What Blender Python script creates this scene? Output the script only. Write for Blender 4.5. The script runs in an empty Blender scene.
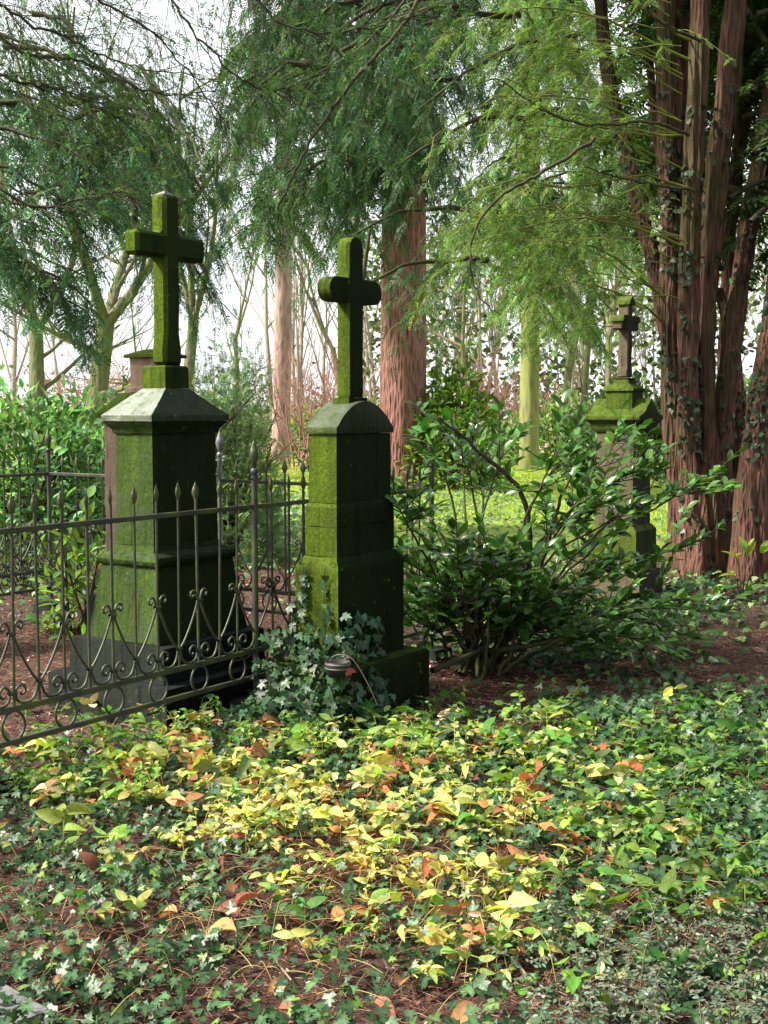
import bpy, bmesh, math, random
import numpy as np
from mathutils import Vector, Matrix, noise as mnoise

rng = np.random.default_rng(7)
random.seed(7)
scene = bpy.context.scene
COL = scene.collection
R = math.radians

# ------------------------------------------------------------ camera model
F = 1300.0; CX, CY = 384.0, 512.0; PITCH = math.atan(104/1300.0); CH = 1.6
cp, sp = math.cos(PITCH), math.sin(PITCH)

def at(x, y, Y):
    """world point seen at pixel x, y at forward distance Y"""
    u = (x-CX)/F; v = (CY-y)/F
    d = (u, cp+v*sp, -sp+v*cp)
    t = Y/d[1]
    return np.array([d[0]*t, Y, CH+d[2]*t])

def gnd(x, y):
    u = (x-CX)/F; v = (CY-y)/F
    t = CH/(sp-v*cp)
    return np.array([u*t, (cp+v*sp)*t, 0.0])

def proj(P):
    P = np.asarray(P, float)
    X = P[..., 0]; Y = P[..., 1]; Z = P[..., 2]-CH
    dz = Y*cp - Z*sp; up = Y*sp + Z*cp
    return CX+F*X/dz, CY-F*up/dz

# ------------------------------------------------------------ object helpers
def setp(o, label=None, cat=None, group=None, kind=None):
    if label: o['label'] = label
    if cat: o['category'] = cat
    if group: o['group'] = group
    if kind: o['kind'] = kind
    return o

def empty(name, loc=(0, 0, 0), rz=0.0, **k):
    o = bpy.data.objects.new(name, None); COL.objects.link(o)
    o.location = loc; o.rotation_euler = (0, 0, rz); o.empty_display_size = .2
    return setp(o, **k)

def link(name, me, parent=None, loc=None, **k):
    o = bpy.data.objects.new(name, me); COL.objects.link(o)
    if parent: o.parent = parent
    if loc is not None: o.location = loc
    return setp(o, **k)

def mesh_np(name, V, faces, mat, parent=None, col=None, smooth=False, **k):
    """faces: list of int arrays [n,k] ; col: per-vertex [n,3]"""
    V = np.asarray(V, np.float32).reshape(-1, 3)
    me = bpy.data.meshes.new(name)
    fl = [np.asarray(f, np.int32) for f in faces if len(f)]
    nl = sum(f.size for f in fl); nf = sum(len(f) for f in fl)
    me.vertices.add(len(V)); me.vertices.foreach_set('co', V.ravel())
    me.loops.add(nl); me.polygons.add(nf)
    me.loops.foreach_set('vertex_index', np.concatenate([f.ravel() for f in fl]))
    tot = np.concatenate([np.full(len(f), f.shape[1], np.int32) for f in fl])
    st = np.concatenate([[0], np.cumsum(tot)[:-1]]).astype(np.int32)
    me.polygons.foreach_set('loop_start', st)
    me.polygons.foreach_set('loop_total', tot)
    me.update(calc_edges=True)
    if col is not None:
        a = me.color_attributes.new('col', 'FLOAT_COLOR', 'POINT')
        c = np.ones((len(V), 4), np.float32); c[:, :3] = np.clip(col, 0, 1)
        a.data.foreach_set('color', c.ravel())
    if smooth: me.polygons.foreach_set('use_smooth', np.ones(nf, bool))
    me.materials.append(mat)
    o = link(name, me, parent, **k)
    return o

class Acc:
    """accumulates geometry of one mesh"""
    def __init__(s): s.V = []; s.F = {}; s.C = []; s.n = 0
    def add(s, V, F, C=None):
        V = np.asarray(V, np.float32).reshape(-1, 3); F = np.asarray(F, np.int64)
        s.V.append(V); s.F.setdefault(F.shape[1], []).append(F+s.n); s.n += len(V)
        if C is None: C = np.full((len(V), 3), .5)
        C = np.asarray(C, np.float32)
        if C.ndim == 1: C = np.tile(C, (len(V), 1))
        s.C.append(C)
    def build(s, name, mat, parent=None, smooth=False, **k):
        if not s.n: return None
        return mesh_np(name, np.concatenate(s.V), [np.concatenate(f) for f in s.F.values()], mat, parent,
                       col=np.concatenate(s.C), smooth=smooth, **k)

def norm(a): return a/np.maximum(np.linalg.norm(a, axis=-1, keepdims=True), 1e-9)

def tubes(P, Rd, sides=4):
    """P [N,K,3] Rd [N,K] -> V, quads"""
    P = np.asarray(P, float); Rd = np.asarray(Rd, float)
    N, K, _ = P.shape
    T = np.empty_like(P)
    T[:, 1:-1] = P[:, 2:]-P[:, :-2]; T[:, 0] = P[:, 1]-P[:, 0]; T[:, -1] = P[:, -1]-P[:, -2]
    T = norm(T)
    ref = np.where(np.abs(T[:, :1, 2:3]) > .85, np.array([1., 0, 0]), np.array([0, 0, 1.]))
    ref = np.broadcast_to(ref, T.shape)
    A = norm(np.cross(T, ref)); B = np.cross(T, A)
    th = np.arange(sides)*2*math.pi/sides
    V = P[:, :, None]+Rd[:, :, None, None]*(A[:, :, None]*np.cos(th)[None, None, :, None]+B[:, :, None]*np.sin(th)[None, None, :, None])
    idx = np.arange(N*K*sides).reshape(N, K, sides)
    a = idx[:, :-1]; b = idx[:, 1:]
    Q = np.stack([a, np.roll(a, -1, 2), np.roll(b, -1, 2), b], -1).reshape(-1, 4)
    return V.reshape(-1, 3), Q

def spline(pts, n):
    """Catmull-Rom through pts (rows of any width)"""
    p = np.asarray(pts, float)
    if len(p) == 2:
        t = np.linspace(0, 1, n)[:, None]; return p[0]*(1-t)+p[1]*t
    q = np.vstack([2*p[0]-p[1], p, 2*p[-1]-p[-2]])
    out = []
    for t in np.linspace(0, len(p)-1, n):
        i = min(int(t), len(p)-2); f = t-i
        a, b, c, d = q[i], q[i+1], q[i+2], q[i+3]
        out.append(.5*((2*b)+(c-a)*f+(2*a-5*b+4*c-d)*f*f+(3*b-a-3*c+d)*f**3))
    return np.array(out)

def place(T, faces, pos, ax, nr, L, W=None, H=None):
    """copies template T[m,3] (along, side, normal) to N places"""
    N = len(pos); m = len(T)
    W = L if W is None else W; H = W if H is None else H
    ax = norm(ax); sd = norm(np.cross(nr, ax)); nn = np.cross(ax, sd)
    V = (pos[:, None]+T[None, :, 0:1]*(L[:, None]*ax)[:, None]+T[None, :, 1:2]*(W[:, None]*sd)[:, None]
         + T[None, :, 2:3]*(H[:, None]*nn)[:, None])
    Fa = (np.asarray(faces)[None]+(np.arange(N)*m)[:, None, None]).reshape(-1, len(faces[0]))
    return V.reshape(-1, 3), Fa

def rnd(n, a=0., b=1.): return rng.uniform(a, b, n)
OVS = []
def rdir(n): return norm(rng.normal(size=(n, 3)))

# ------------------------------------------------------------ materials
def newmat(name):
    m = bpy.data.materials.new(name); m.use_nodes = True
    nt = m.node_tree; nt.nodes.clear()
    out = nt.nodes.new('ShaderNodeOutputMaterial')
    return m, nt, out
def nd(nt, t, **k):
    n = nt.nodes.new(t)
    for a, b in k.items():
        if a.startswith('i_'): n.inputs[a[2:].replace('_', ' ')].default_value = b
        else: setattr(n, a, b)
    return n
def rgb(c): return (c[0], c[1], c[2], 1)
def ramp(nt, src, stops, interp='LINEAR'):
    r = nd(nt, 'ShaderNodeValToRGB'); cr = r.color_ramp; cr.interpolation = interp
    while len(cr.elements) < len(stops): cr.elements.new(.5)
    for e, (p, c) in zip(cr.elements, stops):
        e.position = p; e.color = rgb(c) if not isinstance(c, (int, float)) else (c, c, c, 1)
    nt.links.new(src, r.inputs[0]); return r.outputs[0]
def mix(nt, f, a, b, mode='MIX'):
    m = nd(nt, 'ShaderNodeMix', data_type='RGBA', blend_type=mode)
    for i, v in ((0, f), (6, a), (7, b)):
        if isinstance(v, (int, float)): m.inputs[i].default_value = v
        elif isinstance(v, tuple): m.inputs[i].default_value = rgb(v)
        else: nt.links.new(v, m.inputs[i])
    return m.outputs[2]
def tex(nt, scale, detail=6, rough=.6, mapping=(1, 1, 1), coord='Object', kind='noise', dist=0.):
    tc = nd(nt, 'ShaderNodeTexCoord'); mp = nd(nt, 'ShaderNodeMapping')
    mp.inputs['Scale'].default_value = mapping
    nt.links.new(tc.outputs[coord], mp.inputs[0])
    if kind == 'noise':
        n = nd(nt, 'ShaderNodeTexNoise', i_Scale=scale, i_Detail=detail, i_Roughness=rough, i_Distortion=dist)
        nt.links.new(mp.outputs[0], n.inputs['Vector']); return n.outputs['Fac']
    n = nd(nt, 'ShaderNodeTexVoronoi', i_Scale=scale)
    nt.links.new(mp.outputs[0], n.inputs['Vector']); return n.outputs['Distance']
def math_(nt, op, a, b=0., c=None, clamp=False):
    m = nd(nt, 'ShaderNodeMath', operation=op, use_clamp=clamp)
    for i, v in enumerate((a, b) if c is None else (a, b, c)):
        if isinstance(v, (int, float)): m.inputs[i].default_value = v
        else: nt.links.new(v, m.inputs[i])
    return m.outputs[0]
def bump(nt, h, strength=.5, dist=.01):
    b = nd(nt, 'ShaderNodeBump', i_Strength=strength, i_Distance=dist)
    nt.links.new(h, b.inputs['Height']); return b.outputs[0]
def pbsdf(nt, out, col, rough=.8, nrm=None, spec=.5, metal=0.):
    p = nd(nt, 'ShaderNodeBsdfPrincipled')
    for k, v in (('Base Color', col), ('Roughness', rough), ('Specular IOR Level', spec), ('Metallic', metal)):
        if isinstance(v, tuple): p.inputs[k].default_value = rgb(v)
        elif isinstance(v, (int, float)): p.inputs[k].default_value = v
        else: nt.links.new(v, p.inputs[k])
    if nrm is not None: nt.links.new(nrm, p.inputs['Normal'])
    if out is not None: nt.links.new(p.outputs[0], out.inputs[0])
    return p

def mat_leaf(name, rough=.45, trans=.35, spec=.4, tint=(1.25, 1.35, .7), spots=0.):
    m, nt, out = newmat(name)
    a = nd(nt, 'ShaderNodeAttribute', attribute_name='col')
    c = a.outputs['Color']
    n = tex(nt, 90, 3)
    c2 = mix(nt, 1., c, ramp(nt, n, [(.3, .72), (.7, 1.25)]), 'MULTIPLY')
    if spots:
        c2 = mix(nt, math_(nt, 'MULTIPLY', ramp(nt, tex(nt, 38, 5, .7), [(.56, 0.), (.66, 1.)]), spots), c2, mix(nt, 1., c2, (.62, .38, .25), 'MULTIPLY'))
        c2 = mix(nt, ramp(nt, tex(nt, 150, 2, .5), [(.68, 0.), (.73, spots)]), c2, (.05, .025, .012))
    p = pbsdf(nt, None, c2, rough, bump(nt, n, .25, .003), spec)
    if trans:
        t = nd(nt, 'ShaderNodeBsdfTranslucent')
        tc = mix(nt, 1., c2, tint, 'MULTIPLY')
        nt.links.new(tc, t.inputs[0])
        ms = nd(nt, 'ShaderNodeMixShader'); ms.inputs[0].default_value = trans
        nt.links.new(p.outputs[0], ms.inputs[1]); nt.links.new(t.outputs[0], ms.inputs[2])
        nt.links.new(ms.outputs[0], out.inputs[0])
    else: nt.links.new(p.outputs[0], out.inputs[0])
    return m

def mat_stone(name, stone, dark, algae, amount=.6, streak=.5, shade_amt=.5, rough=.85, topgreen=.0):
    """weathered stone; algae grows on the damp weather side (towards the lane), shade is painted near-black on faces turned from the sun"""
    m, nt, out = newmat(name)
    big = tex(nt, 2.6, 8, .62); fine = tex(nt, 38, 8, .7); st = tex(nt, 9, 6, .6, (1, 1, .12)); mid = tex(nt, 9, 6, .65)
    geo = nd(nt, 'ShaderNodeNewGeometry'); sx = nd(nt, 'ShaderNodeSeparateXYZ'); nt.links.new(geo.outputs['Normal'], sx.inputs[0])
    # direction of the weather side, also the sunward side = (-.75,-.45)
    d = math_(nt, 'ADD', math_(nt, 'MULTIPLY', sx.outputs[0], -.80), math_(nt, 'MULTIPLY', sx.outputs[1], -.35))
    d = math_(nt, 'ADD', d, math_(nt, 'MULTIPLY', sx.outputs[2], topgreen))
    base = mix(nt, ramp(nt, big, [(.3, 0.), (.7, 1.)]), stone, tuple(c*.6 for c in stone))
    base = mix(nt, ramp(nt, fine, [(.35, .5), (.65, 0.)]), base, tuple(c*.45 for c in stone))
    shade_f = math_(nt, 'ADD', math_(nt, 'MULTIPLY', d, -1.1), math_(nt, 'MULTIPLY', big, .9))
    shade_f = math_(nt, 'MULTIPLY', ramp(nt, shade_f, [(.1, 0.), (.75, 1.)]), shade_amt)
    base = mix(nt, shade_f, base, dark)  # shade of the sun-averted faces, painted into the stone colour
    al = math_(nt, 'ADD', math_(nt, 'MULTIPLY', d, .75), math_(nt, 'MULTIPLY', st, streak))
    al = math_(nt, 'ADD', al, math_(nt, 'MULTIPLY', math_(nt, 'SUBTRACT', mid, .5), .7))
    al = math_(nt, 'MULTIPLY', ramp(nt, al, [(.25, .02), (.72, 1.)]), amount)
    ac = mix(nt, ramp(nt, st, [(.3, 0.), (.7, 1.)]), algae, tuple(c*.5 for c in algae))
    ac = mix(nt, 1., ac, ramp(nt, tex(nt, 70, 5, .75), [(.32, .45), (.68, 1.45)]), 'MULTIPLY')
    ac = mix(nt, ramp(nt, tex(nt, 6, 7, .7), [(.52, 0.), (.64, .55)]), ac, base)
    c = mix(nt, al, base, ac)
    c = mix(nt, ramp(nt, tex(nt, 24, 4, .6), [(.66, 0.), (.72, .5)]), c, tuple(min(1, x*1.6+.03) for x in algae))
    # black drip streaks and small pits
    drip = ramp(nt, tex(nt, 16, 7, .7, (1, 1, .07)), [(.50, 0.), (.68, .8)])
    c = mix(nt, drip, c, tuple(x*.5 for x in dark))
    pit = ramp(nt, tex(nt, 60, 2, .5), [(.66, 0.), (.74, .8)])
    c = mix(nt, pit, c, dark)
    h = math_(nt, 'ADD', math_(nt, 'MULTIPLY', fine, .5), math_(nt, 'MULTIPLY', mid, .8))
    pbsdf(nt, out, c, rough, bump(nt, h, .7, .014), .08)
    return m

M = {}
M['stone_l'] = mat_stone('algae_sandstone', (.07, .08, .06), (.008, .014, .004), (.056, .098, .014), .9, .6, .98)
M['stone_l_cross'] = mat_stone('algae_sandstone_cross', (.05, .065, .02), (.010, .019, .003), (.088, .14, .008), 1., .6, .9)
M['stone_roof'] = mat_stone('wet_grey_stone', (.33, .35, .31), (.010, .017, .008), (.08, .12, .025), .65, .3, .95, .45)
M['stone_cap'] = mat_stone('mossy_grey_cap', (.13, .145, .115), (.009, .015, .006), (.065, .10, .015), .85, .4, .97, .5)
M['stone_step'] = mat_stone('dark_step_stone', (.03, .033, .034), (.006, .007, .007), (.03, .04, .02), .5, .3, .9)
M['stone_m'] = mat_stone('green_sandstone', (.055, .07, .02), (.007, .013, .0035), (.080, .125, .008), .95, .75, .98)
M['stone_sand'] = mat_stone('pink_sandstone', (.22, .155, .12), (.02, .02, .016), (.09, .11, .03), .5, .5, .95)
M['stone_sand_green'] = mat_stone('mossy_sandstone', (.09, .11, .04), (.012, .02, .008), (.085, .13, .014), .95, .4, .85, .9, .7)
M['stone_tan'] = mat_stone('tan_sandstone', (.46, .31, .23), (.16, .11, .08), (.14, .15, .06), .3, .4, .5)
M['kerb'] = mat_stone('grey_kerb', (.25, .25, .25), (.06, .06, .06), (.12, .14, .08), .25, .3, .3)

def mat_bark(name, c1, c2, green, gamt=.4, scale=14, st=.12, dist=.03, rough=.9):
    m, nt, out = newmat(name)
    n = tex(nt, scale, 8, .65, (1, 1, st), dist=.6); v = tex(nt, scale*1.6, 0, 0, (1, 1, st*1.3), kind='v')
    h = math_(nt, 'ADD', math_(nt, 'MULTIPLY', n, .7), math_(nt, 'MULTIPLY', v, .8))
    c = mix(nt, ramp(nt, h, [(.35, 0.), (.85, 1.)]), c2, c1)
    g = ramp(nt, tex(nt, 1.7, 6, .6, (1, 1, .5)), [(.42, 0.), (.62, 1.)])
    c = mix(nt, math_(nt, 'MULTIPLY', g, gamt), c, green)
    pbsdf(nt, out, c, rough, bump(nt, h, .9, dist), .2)
    return m
M['bark_spruce'] = mat_bark('spruce_bark', (.25, .115, .10), (.045, .022, .02), (.10, .11, .04), .15, 13, .12, .09)
M['bark_yew'] = mat_bark('yew_bark', (.17, .082, .06), (.018, .012, .010), (.055, .065, .02), .7, 26, .07, .05)
M['bark_pink'] = mat_bark('distant_bark', (.42, .28, .26), (.2, .12, .11), (.16, .16, .06), .3, 6, .2, .03)
M['bark_green'] = mat_bark('algae_bark', (.25, .25, .10), (.13, .13, .06), (.20, .24, .05), .7, 5, .2, .02)
M['bark_moss'] = mat_bark('mossy_bark', (.17, .15, .10), (.07, .06, .05), (.10, .14, .03), .9, 8, .2, .03)
M['twig'] = mat_bark('dark_twig', (.06, .05, .035), (.025, .022, .016), (.07, .09, .02), .5, 20, .3, .005)
M['twig_green'] = mat_bark('green_twig', (.14, .14, .04), (.07, .07, .03), (.18, .24, .03), .9, 12, .3, .005)
M['needle'] = mat_leaf('conifer_needles', .5, .45, .3)
M['leaf'] = mat_leaf('glossy_leaf', .28, .22, .5)
M['ivy'] = mat_leaf('ivy_leaf', .42, .15, .35, (1.1, 1.3, .6))
M['softleaf'] = mat_leaf('soft_leaf', .5, .42, .3, (1.3, 1.3, .5), .8)
M['dry'] = mat_leaf('dry_leaf', .7, .2, .2, (1.3, 1., .6), 1.)
def mat_attr(name, rough=.8):
    m, nt, out = newmat(name)
    a = nd(nt, 'ShaderNodeAttribute', attribute_name='col')
    pbsdf(nt, out, a.outputs['Color'], rough, None, .3)
    return m
M['stem'] = mat_attr('plant_stem', .6)
M['litter'] = mat_attr('litter_bits', .85)

m, nt, out = newmat('painted_iron')
n = tex(nt, 7, 6, .6); f = tex(nt, 60, 5, .7)
c = mix(nt, ramp(nt, n, [(.42, 0.), (.62, 1.)]), (.028, .032, .032), (.06, .078, .028))
c = mix(nt, ramp(nt, f, [(.54, 0.), (.66, .85)]), c, (.10, .05, .028))
pbsdf(nt, out, c, .5, bump(nt, f, .5, .003), .5, .25); M['iron'] = m
m, nt, out = newmat('grey_iron')
c = mix(nt, ramp(nt, tex(nt, 8, 5), [(.4, 0.), (.65, 1.)]), (.20, .20, .22), (.10, .11, .10))
pbsdf(nt, out, c, .45, bump(nt, tex(nt, 60, 5, .7), .4, .003), .5, .3); M['iron_grey'] = m
def plain(name, c, rough=.5, metal=0.):
    m, nt, out = newmat(name)
    n = tex(nt, 30, 5)
    pbsdf(nt, out, mix(nt, ramp(nt, n, [(.3, 0.), (.7, 1.)]), c, tuple(x*.6 for x in c)), rough, bump(nt, n, .2, .003), .5, metal)
    M[name] = m; return m
plain('dark_tin', (.018, .016, .014), .6); plain('pale_band', (.15, .145, .12), .6); plain('red_ribbon', (.38, .05, .05), .6)
plain('wire', (.10, .08, .06), .5); plain('pipe_green', (.03, .05, .045), .35)

# ground: one sheet; leaf litter near the graves, lawn farther away
m, nt, out = newmat('ground_soil')
tc = nd(nt, 'ShaderNodeTexCoord'); sx = nd(nt, 'ShaderNodeSeparateXYZ'); nt.links.new(tc.outputs['Object'], sx.inputs[0])
w = tex(nt, .35, 5, .6)
yy = math_(nt, 'ADD', sx.outputs[1], math_(nt, 'MULTIPLY', math_(nt, 'SUBTRACT', w, .5), 9.))
yy = math_(nt, 'SUBTRACT', yy, math_(nt, 'MULTIPLY', math_(nt, 'ABSOLUTE', math_(nt, 'SUBTRACT', sx.outputs[0], .5)), .25))
lawn = ramp(nt, math_(nt, 'MULTIPLY', yy, .05), [(.62, 0.), (.76, 1.)])
litter = mix(nt, ramp(nt, tex(nt, 40, 8, .75), [(.35, 0.), (.65, 1.)]), (.028, .015, .012), (.12, .055, .042))
litter = mix(nt, ramp(nt, tex(nt, 1.3, 6, .6), [(.45, 0.), (.7, .8)]), litter, (.045, .04, .022))
litter = mix(nt, ramp(nt, tex(nt, 75, 3, .6), [(.62, 0.), (.70, .7)]), litter, (.34, .22, .19))
grass = mix(nt, ramp(nt, tex(nt, 1.2, 8, .7), [(.3, 0.), (.7, 1.)]), (.14, .22, .03), (.30, .38, .05))
grass = mix(nt, ramp(nt, tex(nt, .55, 7, .7), [(.55, 0.), (.68, .9)]), grass, (.36, .19, .12))
far = ramp(nt, math_(nt, 'MULTIPLY', yy, .01), [(.44, 0.), (.50, 1.)])
grass = mix(nt, far, grass, (.34, .20, .15))
c = mix(nt, lawn, litter, grass)
hh = tex(nt, 55, 8, .75)
pbsdf(nt, out, c, .9, bump(nt, hh, .9, .02), .2); M['ground'] = m

# ------------------------------------------------------------ world, sun, camera
SUN = norm(np.array([-.72, -.10, .70]))
w = bpy.data.worlds.new('World'); scene.world = w; w.use_nodes = True
nt = w.node_tree; nt.nodes.clear()
out = nt.nodes.new('ShaderNodeOutputWorld'); bg = nt.nodes.new('ShaderNodeBackground')
sky = nt.nodes.new('ShaderNodeTexSky'); sky.sky_type = 'NISHITA'; sky.sun_disc = False
sky.sun_elevation = math.asin(SUN[2]); sky.sun_rotation = math.atan2(SUN[0], SUN[1])
sky.dust_density = 3.; sky.air_density = 1.; sky.ozone_density = 1.
# thin bright cloud over the blue
n = nd(nt, 'ShaderNodeTexNoise', i_Scale=2.2, i_Detail=6., i_Roughness=.6)
tc = nd(nt, 'ShaderNodeTexCoord'); nt.links.new(tc.outputs['Generated'], n.inputs['Vector'])
cl = ramp(nt, n.outputs['Fac'], [(.30, .72), (.60, .97)])
c = mix(nt, cl, sky.outputs[0], (6.6, 6.9, 7.1))
nt.links.new(c, bg.inputs[0]); bg.inputs[1].default_value = .1
nt.links.new(bg.outputs[0], out.inputs[0])

ld = bpy.data.lights.new('sun', 'SUN'); ld.energy = 5.; ld.angle = R(6.); ld.color = (1., .94, .82)
lo = bpy.data.objects.new('sun', ld); COL.objects.link(lo)
lo.rotation_euler = Vector(SUN).to_track_quat('Z', 'Y').to_euler()
cd = bpy.data.cameras.new('camera'); cam = bpy.data.objects.new('camera', cd); COL.objects.link(cam)
cam.location = (0, 0, CH); cam.rotation_euler = (math.pi/2-PITCH, 0, 0)
cd.sensor_fit = 'VERTICAL'; cd.sensor_height = 36.; cd.lens = F/1024*36.; cd.clip_end = 1000; cd.clip_start = .05
scene.camera = cam
vs = scene.view_settings; vs.view_transform = 'Standard'; vs.look = 'None'; vs.gamma = 1; vs.exposure = 1.3; vs.use_curve_mapping = False
cy = scene.cycles; cy.use_adaptive_sampling = True; cy.adaptive_threshold = .02; cy.max_bounces = 4; cy.transparent_max_bounces = 4; cy.diffuse_bounces = 2; cy.glossy_bounces = 2
cy.transmission_bounces = 3; cy.use_denoising = True; cy.sample_clamp_indirect = 6

# ------------------------------------------------------------ ground
def gz(x, y):
    x = np.asarray(x, float); y = np.asarray(y, float)
    h = .012*np.sin(x*3.1+1.)*np.cos(y*2.3)+.010*np.sin(x*7.3+y*5.1)+.006*np.sin(x*13.-y*11.)
    return h*np.clip((14-y)/6, 0, 1)-.004
gxs = np.unique(np.concatenate([np.linspace(-5, 5, 160), np.linspace(-300, -5, 24), np.linspace(5, 300, 24)]))
gys = np.unique(np.concatenate([np.linspace(-2, 14, 240), np.linspace(14, 60, 30), np.linspace(60, 500, 12), np.linspace(-60, -2, 8)]))
GX, GY = np.meshgrid(gxs, gys, indexing='ij')
V = np.stack([GX, GY, gz(GX, GY)], -1).reshape(-1, 3)
I = np.arange(len(V)).reshape(GX.shape)
Q = np.stack([I[:-1, :-1], I[1:, :-1], I[1:, 1:], I[:-1, 1:]], -1).reshape(-1, 4)
mesh_np('ground', V, [Q], M['ground'], smooth=True, kind='structure')

# ------------------------------------------------------------ stone pieces
def finish(bm, name, mat, parent, bev=.006, seg=2, rough=.004, maxlen=.05, **k):
    if bev: bmesh.ops.bevel(bm, geom=[e for e in bm.edges if e.calc_face_angle(0) > .3], offset=bev, segments=seg, affect='EDGES', profile=.5, clamp_overlap=True)
    if rough:
        for _ in range(4):
            es = [e for e in bm.edges if e.calc_length() > maxlen]
            if not es: break
            bmesh.ops.subdivide_edges(bm, edges=es, cuts=1, use_grid_fill=True)
        bm.normal_update()
        s = random.uniform(0, 50)
        for v in bm.verts:
            d = mnoise.noise(v.co*9+Vector((s, 0, 0)))*rough+mnoise.noise(v.co*32+Vector((0, s, 0)))*rough*.6
            v.co += v.normal*d
    me = bpy.data.meshes.new(name); bmesh.ops.triangulate(bm, faces=[f for f in bm.faces if len(f.verts) > 4])
    bm.to_mesh(me); bm.free(); me.materials.append(mat)
    for p in me.polygons: p.use_smooth = True
    try: me.set_sharp_from_angle(angle=R(32))
    except Exception: pass
    return link(name, me, parent, **k)

def loft(name, secs, mat, parent, **k):
    """secs: list of (z, halfx, halfy[, cx, cy])"""
    bm = bmesh.new(); rings = []
    for s in secs:
        z, hx, hy = s[:3]; cx, cyy = (s[3], s[4]) if len(s) > 3 else (0, 0)
        rings.append([bm.verts.new((cx+a*hx, cyy+b*hy, z)) for a, b in ((-1, -1), (1, -1), (1, 1), (-1, 1))])
    for a, b in zip(rings[:-1], rings[1:]):
        for i in range(4): bm.faces.new((a[i], a[(i+1) % 4], b[(i+1) % 4], b[i]))
    bm.faces.new(rings[0][::-1]); bm.faces.new(rings[-1])
    return finish(bm, name, mat, parent, **k)

def prism(name, prof, y0, y1, mat, parent, **k):
    """profile in x,z extruded along y"""
    bm = bmesh.new()
    a = [bm.verts.new((x, y0, z)) for x, z in prof]; b = [bm.verts.new((x, y1, z)) for x, z in prof]
    n = len(prof)
    bm.faces.new(a); bm.faces.new(b[::-1])
    for i in range(n): bm.faces.new((a[i], b[i], b[(i+1) % n], a[(i+1) % n]))
    bmesh.ops.recalc_face_normals(bm, faces=bm.faces)
    return finish(bm, name, mat, parent, **k)

TH = math.atan2(.832, .555)
E1 = np.array([.5549, .8319, 0]); E2 = np.array([-.8319, .5549, 0])

# --- tall monument inside the railing
t = empty('gravestone', (-1.169, 7.0, 0), TH, label='tallest gravestone, a pillar with hipped cap and square-armed green cross, behind the scrolled iron fence', cat='gravestone')
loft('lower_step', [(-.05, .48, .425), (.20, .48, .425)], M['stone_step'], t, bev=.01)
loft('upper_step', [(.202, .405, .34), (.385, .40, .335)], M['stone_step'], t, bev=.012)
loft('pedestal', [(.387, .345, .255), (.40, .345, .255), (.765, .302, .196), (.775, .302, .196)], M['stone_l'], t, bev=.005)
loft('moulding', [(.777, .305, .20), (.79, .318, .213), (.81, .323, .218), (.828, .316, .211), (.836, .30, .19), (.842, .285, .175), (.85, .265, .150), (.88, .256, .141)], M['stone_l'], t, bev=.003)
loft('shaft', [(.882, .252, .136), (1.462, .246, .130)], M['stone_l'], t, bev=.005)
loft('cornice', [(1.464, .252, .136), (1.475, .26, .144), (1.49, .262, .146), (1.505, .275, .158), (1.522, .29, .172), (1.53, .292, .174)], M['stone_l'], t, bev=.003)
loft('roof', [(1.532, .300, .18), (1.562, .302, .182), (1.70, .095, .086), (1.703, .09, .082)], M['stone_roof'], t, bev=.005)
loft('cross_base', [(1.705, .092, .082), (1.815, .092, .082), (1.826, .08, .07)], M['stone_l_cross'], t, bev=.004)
# cross with chamfered edges and flared foot
def cross_prof(hw, z0, zt, za, ha, arm, foot=.0, footh=.1):
    return [(-hw-foot, z0), (hw+foot, z0), (hw+foot, z0+footh*.5), (hw, z0+footh), (hw, za-ha), (arm, za-ha), (arm, za+ha), (hw, za+ha), (hw, zt),
            (-hw, zt), (-hw, za+ha), (-arm, za+ha), (-arm, za-ha), (-hw, za-ha), (-hw, z0+footh), (-hw-foot, z0+footh*.5)]
prism('cross', [(x_+.012, z_) for x_, z_ in cross_prof(.060, 1.827, 2.725, 2.455, .064, .265, .012, .17)], -.052, .052, M['stone_l_cross'], t, bev=.018, seg=1)
loft('cross_tip', [(2.722, .05, .04, .012, 0), (2.745, .01, .01, .012, 0)], M['stone_roof'], t, bev=.002)

# --- middle monument in front of the railing
t = empty('gravestone', (-.174, 6.776, 0), TH, label='gravestone with a round-ended cross on an arched slab, ivy climbing its lower left side', cat='gravestone')
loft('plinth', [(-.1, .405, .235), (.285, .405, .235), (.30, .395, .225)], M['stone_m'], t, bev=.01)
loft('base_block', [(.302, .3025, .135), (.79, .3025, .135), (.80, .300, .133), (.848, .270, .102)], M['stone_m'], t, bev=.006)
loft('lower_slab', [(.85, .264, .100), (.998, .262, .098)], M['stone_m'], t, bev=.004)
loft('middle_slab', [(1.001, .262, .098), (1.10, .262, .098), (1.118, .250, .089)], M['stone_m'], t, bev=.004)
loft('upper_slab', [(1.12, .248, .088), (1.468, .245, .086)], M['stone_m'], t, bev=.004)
pf = [(-.258, 1.47), (.258, 1.47), (.258, 1.505)]
for i in range(13):
    a = i/12; x = .245-.49*a
    pf.append((x, 1.512+.125*math.sin(math.pi*a)**.8))
pf.append((-.258, 1.505))
prism('arched_cap', pf, -.097, .097, M['stone_cap'], t, bev=.004, rough=.0015)
loft('cross_base', [(1.60, .085, .05), (1.652, .085, .05)], M['stone_m'], t, bev=.004)
def arc(cx, cz, r, a0, a1, n=8):
    return [(cx+r*math.cos(R(a0+(a1-a0)*i/n)), cz+r*math.sin(R(a0+(a1-a0)*i/n))) for i in range(n+1)]
hw = .060; za = 2.2; ha = .062; arm = .235
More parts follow.
